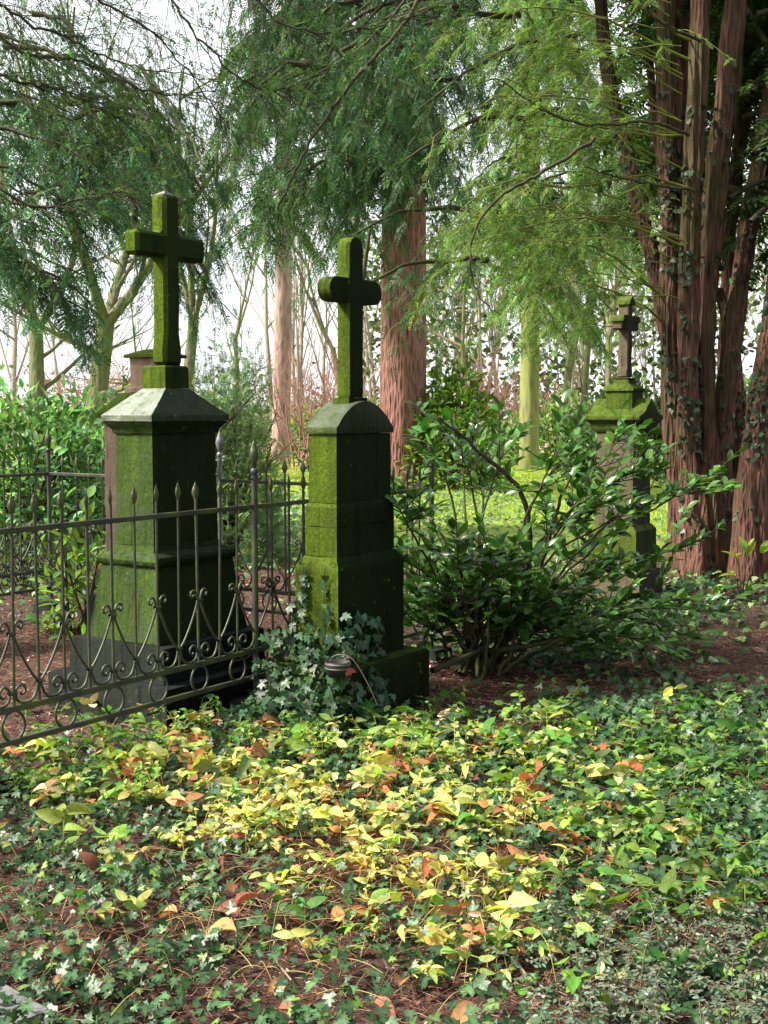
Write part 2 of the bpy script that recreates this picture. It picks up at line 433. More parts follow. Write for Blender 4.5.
prof = [(hw, 1.653), (hw, za-ha)] + arc(arm-ha, za, ha, -90, 90) + [(hw, za+ha)] + arc(0, 2.415, hw, 0, 180) + [(-hw, za+ha)] + arc(-arm+ha, za, ha, 90, 270) + [(-hw, za-ha), (-hw, 1.653)]
q = []
for p_ in prof:
    if not q or (abs(p_[0]-q[-1][0])+abs(p_[1]-q[-1][1])) > 1e-4: q.append(p_)
prism('cross', q, -.040, .040, M['stone_m'], t, bev=.005, rough=.001)

# --- right monument behind the laurel
t = empty('gravestone', (1.98, 10.75, 0), TH, label='slender pale sandstone gravestone with mossy top and small cross behind the laurel bush', cat='gravestone')
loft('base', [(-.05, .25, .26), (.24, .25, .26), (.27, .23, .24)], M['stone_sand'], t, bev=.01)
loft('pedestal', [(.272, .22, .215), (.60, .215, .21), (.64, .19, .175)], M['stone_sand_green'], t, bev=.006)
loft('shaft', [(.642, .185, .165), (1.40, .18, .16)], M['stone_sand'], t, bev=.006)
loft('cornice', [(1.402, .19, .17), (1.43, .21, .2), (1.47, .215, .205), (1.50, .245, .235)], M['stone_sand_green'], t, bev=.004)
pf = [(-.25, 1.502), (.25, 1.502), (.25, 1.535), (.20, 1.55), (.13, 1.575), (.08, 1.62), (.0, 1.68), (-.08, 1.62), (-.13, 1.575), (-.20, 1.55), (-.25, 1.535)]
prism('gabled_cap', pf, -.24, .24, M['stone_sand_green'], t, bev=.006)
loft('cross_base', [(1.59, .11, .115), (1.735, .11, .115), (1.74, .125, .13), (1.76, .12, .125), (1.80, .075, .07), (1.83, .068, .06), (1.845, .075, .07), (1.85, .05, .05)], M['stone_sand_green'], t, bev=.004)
prism('cross', cross_prof(.043, 1.852, 2.49, 2.29, .053, .17, .012, .1), -.045, .045, M['stone_sand'], t, bev=.008, seg=1)
prism('cross_roof', [(-.062, 2.44), (.062, 2.44), (.05, 2.475), (0, 2.515), (-.05, 2.475)], -.062, .062, M['stone_sand_green'], t, bev=.004)
prism('arm_roof', [(-.185, 2.30), (-.066, 2.30), (-.066, 2.352), (-.16, 2.352)], -.06, .06, M['stone_sand_green'], t, bev=.004)
prism('arm_roof', [(.185, 2.30), (.16, 2.352), (.066, 2.352), (.066, 2.30)], -.06, .06, M['stone_sand_green'], t, bev=.004)

# --- sandstone pillar behind the tall monument
t = empty('gravestone', (-1.53, 8.75, 0), TH, label='reddish sandstone gravestone without a cross, showing just behind the tallest gravestone', cat='gravestone')
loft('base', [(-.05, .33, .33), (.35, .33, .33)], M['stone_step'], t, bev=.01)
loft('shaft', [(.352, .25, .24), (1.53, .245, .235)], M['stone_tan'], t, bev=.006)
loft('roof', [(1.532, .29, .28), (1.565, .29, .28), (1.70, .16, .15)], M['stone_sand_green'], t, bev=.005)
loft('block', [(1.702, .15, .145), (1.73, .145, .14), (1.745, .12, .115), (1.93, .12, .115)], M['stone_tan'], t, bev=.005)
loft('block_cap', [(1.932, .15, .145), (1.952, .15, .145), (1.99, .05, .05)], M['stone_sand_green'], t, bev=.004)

# ------------------------------------------------------------ iron railing
A_ = .146
def me_of(acc_or_o):
    return acc_or_o.data
def pack(V, F, mat, name, smooth=False):
    o = mesh_np(name, V, F, mat, smooth=smooth); me = o.data; bpy.data.objects.remove(o); return me
def bars(segs, r=.006, sides=4):
    a = Acc()
    for p, rr in segs:
        V, Q = tubes([p], [rr if hasattr(rr, '__len__') else [rr]*len(p)], sides); a.add(V, Q)
    return a
def acc_mesh(a, mat, name, smooth=False):
    o = a.build(name, mat, smooth=smooth); me = o.data; bpy.data.objects.remove(o); return me

def spear(acc, z0, h, w, t, x=0, y=0):
    """flat leaf-shaped spear head"""
    prof = [(0, .25), (.18, .5), (.42, 1.), (.62, .78), (.85, .25), (1., .02)]
    V = []; 
    for f, ww in prof:
        for a, b in ((-1, 0), (0, -1), (1, 0), (0, 1)): V.append((x+a*w*ww/2, y+b*t*ww/2, z0+f*h))
    F_ = []
    for i in range(len(prof)-1):
        for j in range(4): F_.append((4*i+j, 4*i+(j+1) % 4, 4*i+4+(j+1) % 4, 4*i+4+j))
    acc.add(V, F_)
a = bars([([(0, 0, .335), (0, 0, .8), (0, 0, 1.165)], .0078)])
spear(a, 1.145, .105, .042, .016); ME_BAL = acc_mesh(a, M['iron'], 'baluster')
def scroll_pts(side):
    top = [(.045+.026*math.cos(R(x_))*(1-.35*k), .684+.026*math.sin(R(x_))*(1-.35*k)) for x_, k in ((-170, 1.6), (-60, 1.35), (40, .9), (110, .35), (160, 0))]
    p = top+[(.012, .668), (.010, .65), (.030, .60), (.066, .53), (.105, .47), (A_-.012, .435), (A_-.012, .41), (A_-.026, .375), (.095, .354), (.06, .352), (.03, .362)]
    p += [(.016, .39), (.022, .42), (.045, .433), (.066, .42), (.068, .40), (.052, .388), (.042, .397)]
    s = spline([(side*x, 0, z) for x, z in p], 64)
    return s
a = bars([(scroll_pts(1), .0062), (scroll_pts(-1), .0062), ([(-.018, 0, .655), (.018, 0, .655)], .012), ([(-.02, 0, .402), (.02, 0, .402)], .009)], sides=5)
ME_SCR = acc_mesh(a, M['iron'], 'scroll', True)
a = bars([([(.060*math.cos(t_), 0, .262+.064*math.sin(t_)) for t_ in np.linspace(0, 2*math.pi, 33)], .0066)], sides=5)
ME_RING = acc_mesh(a, M['iron'], 'ring', True)
a = bars([([(-.014, 0, .432), (.014, 0, .432)], .011)]); ME_CLAMP = acc_mesh(a, M['iron'], 'clamp')

def fence(o, rz, nb, label, first_post=True, last_post=True, grey=(), x0=0, foot=True, skip=(), post_every=12):
    t = empty('iron_fence', o, rz, label=label, cat='fence', group='wrought-iron railings around the grave plot')
    L = nb*A_
    for z, hw_, hh_ in ((1.09, .009, .012), (.335, .010, .013), (.195, .010, .012)):
        V = []; n_ = 2
        bm = bmesh.new(); bmesh.ops.create_cube(bm, size=1)
        bmesh.ops.scale(bm, vec=(L, hw_*2, hh_*2), verts=bm.verts); bmesh.ops.translate(bm, vec=(x0+L/2, 0, z), verts=bm.verts)
        finish(bm, 'rail', M['iron'], t, bev=.003, seg=1, rough=.0012, maxlen=.2)
    for i in range(nb+1):
        x = x0+i*A_
        if i % post_every == 0:
            if (i == 0 and not first_post) or (i == nb and not last_post): continue
            mt = M['iron_grey'] if i in grey else M['iron']
            a = bars([([(x, 0, .0), (x, 0, .7), (x, 0, 1.27)], .0165)], sides=8)
            a.build('post', mt, t, smooth=True); P_ = COL.objects[-1] if False else bpy.context.scene.objects[-1]
            post = [c for c in t.children if c.name.startswith('post')][-1]
            a = Acc(); spear(a, 1.28, .17, .078, .06, x); 
            V, Q = tubes([[(x, 0, 1.255), (x, 0, 1.262), (x, 0, 1.28), (x, 0, 1.29)]], [[.016, .021, .021, .012]], 10); a.add(V, Q)
            for s_ in (-1, 1):
                pts = spline([(x+s_*.012, 0, 1.235), (x+s_*.03, 0, 1.232), (x+s_*.045, 0, 1.24), (x+s_*.048, 0, 1.255), (x+s_*.038, 0, 1.26), (x+s_*.033, 0, 1.25)], 14)
                V, Q = tubes([pts], [[.0055]*14], 5); a.add(V, Q)
            a.build('finial', mt, post)
            if foot: loft('foot_stone', [(-.03, .10, .10, x, 0), (.075, .095, .095, x, 0)], M['stone_step'], t, bev=.008)
            continue
        bo = link('baluster', ME_BAL, t, (x+rng.normal(0, .0015), 0, rng.normal(0, .003))); bo.rotation_euler = (R(rng.normal(0, .35)), R(rng.normal(0, .35)), R(rng.normal(0, 14)))
        if i % 2 == 1:
            link('ring', ME_RING, t, (x, 0, 0))
        else: link('clamp', ME_CLAMP, t, (x, 0, 0))
    for i in range(1, nb+1, 2):
        if i % post_every: link('scroll', ME_SCR, t, (x0+i*A_, 0, 0))
    return t
CRN = np.array([.30, 8.19, 0])
PB = CRN-E1*12*A_                      # post at pixel x=255
fence(tuple(CRN-E1*36*A_), TH, 36, 'long scrolled wrought-iron fence crossing the left front, in front of the tallest gravestone', last_post=True)
fence(tuple(CRN), TH+math.pi/2, 24, 'iron fence on the far right side of the plot, seen between the two tall gravestones', first_post=False, grey=(12,))
D_ = CRN+E2*24*A_
fence(tuple(D_), TH+math.pi, 12, 'iron fence at the far left corner of the plot, in front of the bright shrubs', first_post=False)

# ------------------------------------------------------------ templates of leaves
def ivy_t():
    o = [(0, 0, 0), (-.12, .28, .02), (.18, .52, -.06), (.30, .26, .04), (.62, .40, -.05), (.62, .17, .03), (1., 0, -.10), (.62, -.17, .03), (.62, -.40, -.05), (.30, -.26, .04), (.18, -.52, -.06), (-.12, -.28, .02)]
    c = (.32, 0, -.03)
    V = np.array([c]+o); F_ = [(0, i, i % 12+1) for i in range(1, 13)]
    return V, F_
def oval_t(w=.5, tip=.0, fold=.18, curl=.18, n=6):
    V = []; 
    for i in range(n+1):
        t = i/n; ww = w*.5*math.sin(math.pi*(t**.85))**.8 if 0 < t < 1 else 0.
        z = -curl*t*t
        V += [(t, ww, z+fold*ww), (t, 0, z), (t, -ww, z+fold*ww)]
    F_ = []
    for i in range(n):
        a_ = 3*i; F_ += [(a_, a_+1, a_+4, a_+3), (a_+1, a_+2, a_+5, a_+4)]
    return np.array(V), F_
IVC = np.array([1.7]+[1.35, .8, 1.15, .75, 1.15, .8, 1.2, .8, 1.15, .75, 1.15, .8])[:, None]
IV, IF = ivy_t(); OVS = [oval_t(.52), oval_t(.62, fold=.5, curl=.35), oval_t(.45, fold=-.2, curl=-.1), oval_t(.55, fold=.8, curl=.7), oval_t(.36, fold=.3, curl=.4)]; OV, OF = oval_t(.52); LV, LF = oval_t(.42, fold=.3, curl=.22, n=5); OV4, OF4 = oval_t(.6, n=3)
def spray_t(pairs=9, seed=0, droop=.25, nw=.035, nl=.30):
    r = random.Random(seed); V = []; F_ = []
    V += [(0, .012, 0), (0, -.012, 0), (1, 0, -droop)]; F_.append((0, 1, 2))
    for i in range(pairs):
        t = .06+.9*i/pairs+r.uniform(-.02, .02)
        for s in (-1, 1):
            l = nl*(1-.6*t)*r.uniform(.75, 1.15); an = R(r.uniform(42, 66)); z = -droop*t*t
            b = len(V); dx, dy = math.cos(an), math.sin(an)*s
            V += [(t-nw*.5, 0, z), (t+dx*l*.5+nw*.9*abs(dy), s*abs(dy)*l*.5-s*nw*dx*.8, z+r.uniform(-.02, .03)), (t+dx*l, dy*l, z-l*r.uniform(.0, .35)), (t+dx*l*.45-nw*.6, dy*l*.55+s*nw*.4, z)]
            F_.append((b, b+1, b+2)); F_.append((b, b+2, b+3))
    return np.array(V), F_
SPR = [spray_t(9, s, dr, nw, nl) for s, dr, nw, nl in ((1, .2, .03, .30), (2, .4, .034, .36), (3, .1, .028, .26))]
SPR_S = [spray_t(5, s, dr, .06, .42) for s, dr in ((4, .25), (5, .45))]

def colvar(n, m, base, var=.3, hue=.15):
    """per-instance colour repeated over m template vertices"""
    base = np.asarray(base, float)
    k = np.exp(rng.normal(0, var, (n, 1))); h = 1+rng.normal(0, hue, (n, 3))*np.array([1., .4, .8])
    return np.repeat(base*k*h, m, 0)

def sprays(acc, pos, ax, L, base, tmpl=SPR, nr=None, var=.3, wid=1.):
    n = len(pos)
    if not n: return
    nr = norm(np.array([0, 0, 1.])+rng.normal(0, .45, (n, 3))) if nr is None else nr
    pick = rng.integers(0, len(tmpl), n)
    for i, (T, Fa) in enumerate(tmpl):
        s = pick == i
        if not s.any(): continue
        V, Q = place(T, Fa, pos[s], ax[s], nr[s], L[s], L[s]*wid)
        b = base[s] if np.ndim(base) == 2 else base
        acc.add(V, Q, colvar(s.sum(), len(T), b, var))

# ------------------------------------------------------------ conifer boughs
def bough(wood, fol, pts, r0, r1, base, side=.7, step=.12, spl=(.16, .28), hang=.6, twr=.006, dens=1., fill=(0., 1.), tmpl=SPR, sub=True, wob=.02, minL=.15):
    """a limb (polyline in metres) with hanging side branchlets carrying needle sprays"""
    pts = np.asarray(pts, float)
    K = max(8, int(np.linalg.norm(np.diff(pts, axis=0), axis=1).sum()/.25))
    c = spline(pts, K)
    c[1:-1] += rng.normal(0, wob, (K-2, 3))
    V, Q = tubes([c], [np.linspace(r0, r1, K)], 6); wood.add(V, Q)
    ln = np.linalg.norm(np.diff(c, axis=0), axis=1); tot = ln.sum(); cum = np.concatenate([[0], np.cumsum(ln)])
    n = max(2, int(tot/step*dens)); s = np.sort(rnd(n, fill[0], fill[1]))*tot
    P0 = np.stack([np.interp(s, cum, c[:, k]) for k in range(3)], 1)
    tg = norm(np.stack([np.interp(s+.1, cum, c[:, k])-np.interp(s-.1, cum, c[:, k]) for k in range(3)], 1)+1e-6)
    sd = norm(np.cross(tg, [0, 0, 1.]))*np.where(rnd(n) > .5, 1, -1)[:, None]
    frac = s/tot
    L = side*(1-.55*frac)*rnd(n, .5, 1.15)+minL
    d0 = norm(tg*rnd(n, .3, .9)[:, None]+sd*rnd(n, .5, 1.)[:, None]+np.array([0, 0, -.15]))
    KK = 6; tt = np.linspace(0, 1, KK)
    B = P0[:, None]+d0[:, None]*(L[:, None, None]*tt[None, :, None])
    B[:, :, 2] -= (hang*L)[:, None]*tt[None]**1.7
    B[:, 1:] += rng.normal(0, .018, (n, KK-1, 3))
    V, Q = tubes(B, np.tile(np.linspace(twr, twr*.3, KK), (n, 1)), 3); wood.add(V, Q)
    # sprays from every joint of the branchlets
    for k in range(1, KK):
        tl = norm(B[:, k]-B[:, k-1])
        for sgn in (-1, 1, 0):
            if sgn == 0 and k < KK-1 and rng.random() > .5: continue
            m_ = rnd(n) < .85
            sdv = norm(np.cross(tl, [0, 0, 1.])+1e-6)*sgn
            ax = norm(tl*.8+sdv*.8+rng.normal(0, .18, (n, 3))+np.array([0, 0, -.25*hang]))
            ps = B[:, k]+(B[:, k-1]-B[:, k])*rnd(n)[:, None]
            LL = rnd(n, *spl)*(1-.25*k/KK)
            sprays(fol, ps[m_], ax[m_], LL[m_], base, tmpl)
    return B

def px_path(pts): return [at(*p) for p in pts]

# ------------------------------------------------------------ trunks
def trunk(name, pts, radii, mat, parent, sides=20, ridges=.1, n=40, rfreq=5, seed=0, acc=None):
    """bark-ridged tapered trunk through 3D points"""
    c = spline(np.column_stack([pts, radii]), n)
    P = c[:, :3]; rr = c[:, 3]
    T = norm(np.gradient(P, axis=0)); ref = np.array([1., 0, 0.]); A = norm(np.cross(T, np.broadcast_to(ref, T.shape))); B = np.cross(T, A)
    th = np.arange(sides)*2*math.pi/sides
    V = np.empty((n, sides, 3))
    for i in range(n):
        for j in range(sides):
            q = Vector((math.cos(th[j])*rfreq*.35, math.sin(th[j])*rfreq*.35, i*.10+seed*7.3))
            k = 1+ridges*mnoise.noise(q)*1.6+ridges*.5*mnoise.noise(q*2.7)
            V[i, j] = P[i]+rr[i]*k*(A[i]*math.cos(th[j])+B[i]*math.sin(th[j]))
    I = np.arange(n*sides).reshape(n, sides); a_ = I[:-1]; b_ = I[1:]
    Q = np.stack([a_, np.roll(a_, -1, 1), np.roll(b_, -1, 1), b_], -1).reshape(-1, 4)
    if acc is not None: acc.add(V.reshape(-1, 3), Q); return
    return mesh_np(name, V.reshape(-1, 3), [Q], mat, parent, smooth=True)

def grow(P, Rr, p, d, L, r, lv, up=.15, spread=.7, n=(3, 5), K=6, wob=.06):
    """bare branching; collects polylines in dict K->list"""
    c = [np.array(p, float)]; d = norm(np.array(d, float))
    for i in range(K-1):
        d = norm(d+rng.normal(0, wob, 3)+np.array([0, 0, up*.25])); c.append(c[-1]+d*L/(K-1))
    c = np.array(c); P.append(c); Rr.append(np.linspace(r, r*.35, K))
    if lv <= 0: return
    for i in range(rng.integers(n[0], n[1]+1)):
        f = rng.uniform(.25, 1.); q = c[min(K-1, int(f*(K-1)))]
        dd = norm(d*.8+rng.normal(0, spread, 3)+np.array([0, 0, up]))
        grow(P, Rr, q, dd, L*rng.uniform(.45, .75), r*.40, lv-1, up, spread, n, K, wob)

def bare_tree(name, base, h, r, label, group, lean=(0, 0, 1), lv=4, mat='bark_moss', tr_h=.35, moss=False, n=(3, 5), up=.25, spread=.55):
    t = empty(name, tuple(base), 0, label=label, cat='tree', group=group)
    P = []; Rr = []
    ln = norm(np.array(lean, float))
    top = ln*h*tr_h
    trunk('trunk', [np.zeros(3)-[0, 0, .1], top*.5+rng.normal(0, h*.008, 3), top], [r*1.25, r, r*.8], M[mat], t, 12, .08, 16)
    for i in range(rng.integers(2, 4)):
        grow(P, Rr, top*.97, norm(ln+rng.normal(0, .35, 3)), h*.38, r*.62, lv, up, spread, n)
    for i in range(3):
        grow(P, Rr, top*rng.uniform(.5, .9), norm(rng.normal(0, .7, 3)+[0, 0, .5]), h*.22, r*.3, lv-2, up, spread, n)
    V, Q = tubes(np.array(P), np.array(Rr), 4)
    a = Acc(); a.add(V, Q); a.build('branches', M[mat], t)
    return t

# ------------------------------------------------------------ yew cluster at right
yew = empty('yew_tree', (3.55, 12.6, 0), 0, label='old multi-stemmed yew with reddish peeling bark at the right edge, ivy on its stems', cat='tree')
yo = np.array([3.55, 12.6, 0])
stems = [  # pixel x,y,depth, radius px
    ([(596, -60, 13.6), (606, 60, 13.4), (628, 160, 13.2), (650, 250, 13.0), (668, 330, 12.9), (680, 420, 12.8), (688, 590, 12.7)], [7, 8, 9, 9.5, 11, 14, 18]),
    ([(664, -60, 12.9), (667, 120, 12.8), (670, 250, 12.8), (672, 380, 12.7), (690, 585, 12.6)], [12, 12, 12, 13, 18]),
    ([(683, -60, 13.2), (680, 150, 13.1), (683, 300, 13.1), (690, 585, 13)], [9, 9, 10, 16]),
    ([(702, -60, 12.3), (697, 100, 12.3), (690, 250, 12.3), (688, 380, 12.3), (692, 480, 12.3), (700, 592, 12.2)], [12, 12, 12.5, 14, 17, 24]),
    ([(742, -60, 12.5), (730, 60, 12.5), (716, 180, 12.5), (706, 300, 12.5), (704, 420, 12.4), (712, 590, 12.3)], [13, 14, 14, 14, 16, 24]),
    ([(640, -60, 13.8), (655, 120, 13.6), (672, 260, 13.4), (690, 590, 13.2)], [4, 5, 6, 9]),
    ([(790, -20, 13.0), (770, 110, 12.9), (748, 230, 12.8), (732, 340, 12.6), (722, 450, 12.5), (722, 595, 12.3)], [10, 11, 12, 13, 14, 18]),
    ([(770, -60, 13.8), (735, 180, 13.7), (728, 300, 13.4), (728, 590, 13.0)], [7, 8, 9, 14]),
    ([(818, 60, 12.6), (790, 220, 12.4), (772, 330, 12.2), (756, 440, 12.0), (750, 600, 11.9)], [13, 14, 15, 17, 24]),
    ([(850, 200, 13.0), (815, 330, 12.8), (790, 450, 12.5), (775, 600, 12.2)], [14, 15, 17, 24]),
    ([(718, 290, 13.2), (735, 350, 12.9), (738, 440, 12.7), (735, 590, 12.5)], [6, 7, 10, 14]),
]
for i, (pp, rp) in enumerate(stems):
    P = np.array([at(*q) for q in pp])-yo
    rr = [r_*.72*q[2]/F for r_, q in zip(rp, pp)]; rr[-1] *= 1.35
    trunk('stem', P[::-1], rr[::-1], M['bark_yew'], yew, 40, .27, 90, 9, seed=i)

# near limbs of the yew that reach to the left, with light green hanging sprays
wood = Acc(); fol = Acc(); folD = Acc()
LG = np.array([.095, .165, .045]); YG = np.array([.12, .195, .05]); DG = np.array([.038, .082, .036]); MG = np.array([.06, .115, .035]); BG = np.array([.055, .12, .062])
W = lambda pts: np.array([at(*p) for p in pts])
limbs = [
    [(680, 135, 12.6), (600, 105, 12.2), (520, 95, 11.8), (470, 110, 11.5), (430, 140, 11.3)],
    [(690, 135, 12.4), (620, 130, 12), (560, 115, 11.6), (500, 75, 11.2)],
    [(695, 190, 12.3), (640, 175, 11.9), (575, 190, 11.5), (520, 175, 11.2), (460, 210, 11)],
    [(690, 60, 12.3), (600, 20, 12), (520, 10, 11.6), (430, 40, 11.2)],
    [(690, 250, 12.3), (620, 225, 12), (560, 220, 11.8), (480, 240, 11.6), (430, 280, 11.4)],
    [(690, 40, 12.3), (650, 15, 11.8), (610, -30, 11.4)],
    [(665, 300, 12.8), (600, 250, 12.4), (540, 235, 12.1), (480, 200, 11.8)],
    [(670, 330, 12.8), (610, 290, 12.5), (560, 285, 12.2), (520, 310, 12)],
    [(668, 90, 12.9), (600, 55, 13.2), (540, 45, 13.6), (470, 60, 14)],
    [(668, 20, 12.9), (590, -15, 13.2), (500, -30, 13.6), (430, -10, 14)],
]
for L_ in limbs:
    bough(wood, fol, W(L_)-yo, .013, .004, YG*.9, side=.7, step=.16, spl=(.12, .2), hang=.5, dens=.5, fill=(.1, 1), wob=.015, twr=.005)
# long nearly bare twigs running left
for i in range(52):
    x0 = rng.uniform(610, 690); y0 = rng.uniform(-20, 330); dp = rng.uniform(11.3, 13)
    x1 = rng.uniform(430, 560); y1 = y0+rng.uniform(-50, 30)-10
    ps = W([(x0, y0, dp), (x0*.6+x1*.4, (y0+y1)/2-rng.uniform(0, 22), dp-.2), (x1, y1+rng.uniform(-10, 25), dp-.5)])-yo
    bough(wood, fol, ps, .007, .002, YG if i % 2 else LG, side=.36, step=.2, spl=(.10, .17), hang=.35, dens=.3, fill=(.3, 1.), twr=.003, wob=.012)
wdk = Acc()
# dark strong branches in front
for L_ in ([(690, 135, 11.9), (650, 122, 11.6), (590, 125, 11.4), (540, 108, 11.2), (498, 78, 11.0)],
           [(693, 190, 11.9), (640, 182, 11.7), (585, 168, 11.5)],
           [(700, 40, 11.7), (680, 32, 11.6), (655, 18, 11.4), (635, -6, 11.2)],
           [(596, 138, 10.8), (560, 162, 10.6), (528, 180, 10.5), (496, 200, 10.4), (474, 232, 10.4), (470, 268, 10.4), (480, 296, 10.4), (500, 315, 10.4)],
           [(432, -20, 9.6), (400, 28, 9.5), (345, 92, 9.4), (312, 140, 9.3), (290, 182, 9.3), (277, 215, 9.3), (284, 246, 9.3)]):
    c = spline(W(L_)-yo, 40); c += rng.normal(0, .006, c.shape)
    V, Q = tubes([c], [np.linspace(.017, .005, 40)], 7); wdk.add(V, Q)
wood.build('branches', M['twig_green'], yew); wdk.build('dark_branches', M['twig'], yew)
fol.build('crown', M['needle'], yew)
# ivy leaves climbing the stems
iv = Acc()
for i, (pp, rp) in enumerate(stems):
    if i in (5, 7): continue
    P = np.array([at(*q) for q in pp])-yo; rr = np.array([r_*.72*q[2]/F for r_, q in zip(rp, pp)])
    c = spline(np.column_stack([P, rr]), 120)
    n = 420 if i in (1, 3, 8) else 150
    k = (120*(1-(1-rnd(n))**(.55))).astype(int).clip(0, 119); k = 119-k if False else k
    k = (rnd(n, 25, 119)).astype(int)
    th = rnd(n, -2.9, .3)
    o_ = np.column_stack([np.cos(th), np.sin(th), np.zeros(n)])
    pos = c[k, :3]+o_*(c[k, 3:4]+.012)
    clump = np.array([mnoise.noise(Vector(p_*2.2+i)) for p_ in pos]) > -.05
    pos = pos[clump]; o_ = o_[clump]; n = len(pos)
    V, Q = place(IV, IF, pos, norm(np.array([0, 0, -.7])+o_*.5+rng.normal(0, .4, (n, 3))), norm(o_+rng.normal(0, .3, (n, 3))), rnd(n, .035, .08))
    iv.add(V, Q, colvar(n, len(IV), (.035, .06, .025), .4))
iv.build('ivy', M['ivy'], yew)

# upper crown of the yew, above and to the right, shades the right hand side
wood = Acc(); fol = Acc()
for i in range(90):
    a0 = rng.uniform(-math.pi, math.pi); h0 = rng.uniform(3.6, 9.5); rr = rng.uniform(1.5, 5.2)
    p0 = np.array([rng.uniform(-.3, .9), rng.uniform(-.4, .5), h0-.5]); p2 = np.array([math.cos(a0)*rr+.6, math.sin(a0)*rr, h0+rng.uniform(-.4, .8)])
    if p2[0] < -1.2 and h0 < 6: continue
    if p2[1] < .3 and h0 < 8 and p2[0] < 2.6: p2[1] = abs(p2[1])+.8
    bough(wood, fol, [p0, (p0+p2)/2+[0, 0, .35], p2], .03, .008, MG*.8, side=1.0, step=.22, spl=(.25, .42), hang=.5, dens=.9, tmpl=SPR_S)
wood.build('limbs', M['twig'], yew); fol.build('upper_crown', M['needle'], yew)

# two unseen yews, added right of and behind the viewpoint to keep skylight off right-hand faces
for (bx, by, hh, rc, ll) in ((5.2, 5.6, 7.5, 2.4, 'unseen dense yew added right of the graves to shade them'), (2.6, -3.6, 8., 3.2, 'unseen dense yew added behind the viewpoint to block skylight')):
    t = empty('yew_tree', (bx, by, 0), 0, label=ll, cat='tree')
    trunk('trunk', [[0, 0, -.1], [0, 0, 1.], [.1, 0, hh*.8]], [.3, .24, .1], M['bark_yew'], t, 14, .1, 20)
    n = 9000; d = rdir(n); r_ = rnd(n)**.4; pos = d*r_[:, None]*np.array([rc, rc, hh*.46])+[0, 0, hh*.54]
    k = np.array([mnoise.noise(Vector(q*.9)) for q in pos]) > -.28; pos = pos[k]; d = d[k]; n = len(pos)
    a = Acc(); sprays(a, pos, norm(d+rng.normal(0, .5, (n, 3))+[0, 0, -.3]), rnd(n, .35, .6), DG, SPR_S, wid=1.6)
    a.build('crown', M['needle'], t)

# ------------------------------------------------------------ big spruce with hanging dark boughs
def conifer(name, base, h, r, label, mat, col, boughs, cat='tree', group=None, **kw):
    t = empty(name, tuple(base), 0, label=label, cat=cat, group=group)
    pts = [[0, 0, -.2], [0, 0, .3], [0, 0, h*.5], [rng.normal(0, .1), 0, h]]
    trunk('trunk', pts, [r*1.35, r*1.05, r*.85, r*.35], M[mat], t, 30, .07, 60, 8)
    wood = Acc(); fol = Acc()
    for b in boughs:
        p = np.asarray(b[0], float)-np.asarray(base); cc = b[1] if len(b) > 1 else col
        q = dict(kw); q.update(b[2] if len(b) > 2 else {})
        bough(wood, fol, p, .035, .01, cc, **q)
    wood.build('branches', M['twig'], t); fol.build('crown', M['needle'], t)
    return t
B = []
ctr = gnd(403, 475); ctr[1] = 26.; ctr[0] = (403-384)/F*26
for i in range(46):
    x1 = rng.uniform(225, 470); y1 = rng.uniform(-60, 270)
    if x1 < 330 and y1 > 230: y1 -= 60
    if x1 > 345: y1 = rng.uniform(-60, 175)
    dp = rng.uniform(21, 27); 
    tip = at(x1, y1, dp); st = at(400+rng.uniform(-6, 6), y1-rng.uniform(20, 70), 26)
    mid_ = (tip+st)/2+[0, 0, .5]
    B.append(([st, mid_, tip], DG*rng.uniform(.8, 1.5)+np.array([.0, .008, .0]), {}))
conifer('spruce_tree', ctr, 17, .46, 'big spruce with thick reddish fissured trunk and dark hanging boughs, behind the middle gravestone', 'bark_spruce', DG, B,
        side=1.5, step=.30, spl=(.32, .55), hang=1.15, twr=.012, dens=1.)
# nearer dark hanging foliage left of the middle cross
def hemlock(name, base, label, boughs, r=.16, h=14, mat='bark_moss', **kw):
    return conifer(name, base, h, r, label, mat, DG, boughs, **kw)
B = []
for i in range(32):
    x1 = rng.uniform(235, 420); y1 = rng.uniform(-40, 190)
    if x1 < 300: y1 = rng.uniform(-30, 120)
    if x1 > 350: y1 = rng.uniform(-40, 165)
    if 300 < x1 < 345 and rng.random() < .5: y1 = rng.uniform(200, 330)
    dp = rng.uniform(12.5, 15.5)
    tip = at(x1, y1, dp); st = tip+np.array([rng.uniform(.6, 1.6), rng.uniform(0, .6), rng.uniform(.3, .9)])
    B.append(([st, (st+tip)/2+[0, 0, .15], tip], DG*rng.uniform(.8, 1.6)*np.array([1, 1.05, 1.1]), {}))
b0 = np.array([1.2, 17., 0])
# (base of this hemlock is hidden behind the laurel)
conifer('hemlock_tree', at(351, 408, 18.5)*[1, 1, 0], 4.1, .07, 'dark drooping hemlock whose hanging sprays frame the round-ended cross', 'twig', DG, B,
        side=.8, step=.2, spl=(.16, .30), hang=1.1, twr=.006, dens=.95)

# light green conifer with algae-covered trunk
B = []
c0 = np.array([(529-384)/F*34, 34, 0])
for i in range(80):
    x1 = rng.uniform(425, 655); y1 = rng.uniform(-50, 330)
    if y1 > 250 and (x1 > 600 or x1 < 450): continue
    dp = rng.uniform(24, 36)
    tip = at(x1, y1, dp); st = at(529, y1-rng.uniform(10, 50), 34)
    cc = (LG if rng.random() < .6 else YG)*rng.uniform(1., 1.5)
    if y1 < 200 and rng.random() < .4: continue
    B.append(([st, (st+tip)/2+[0, 0, .5], tip], cc, {}))
conifer('conifer_tree', c0, 15, .25, 'tall conifer with smooth yellow-green trunk and light feathery foliage, left of the small mossy cross', 'bark_green', LG, B,
        side=1.6, step=.34, spl=(.35, .6), hang=.9, twr=.012, dens=1.)

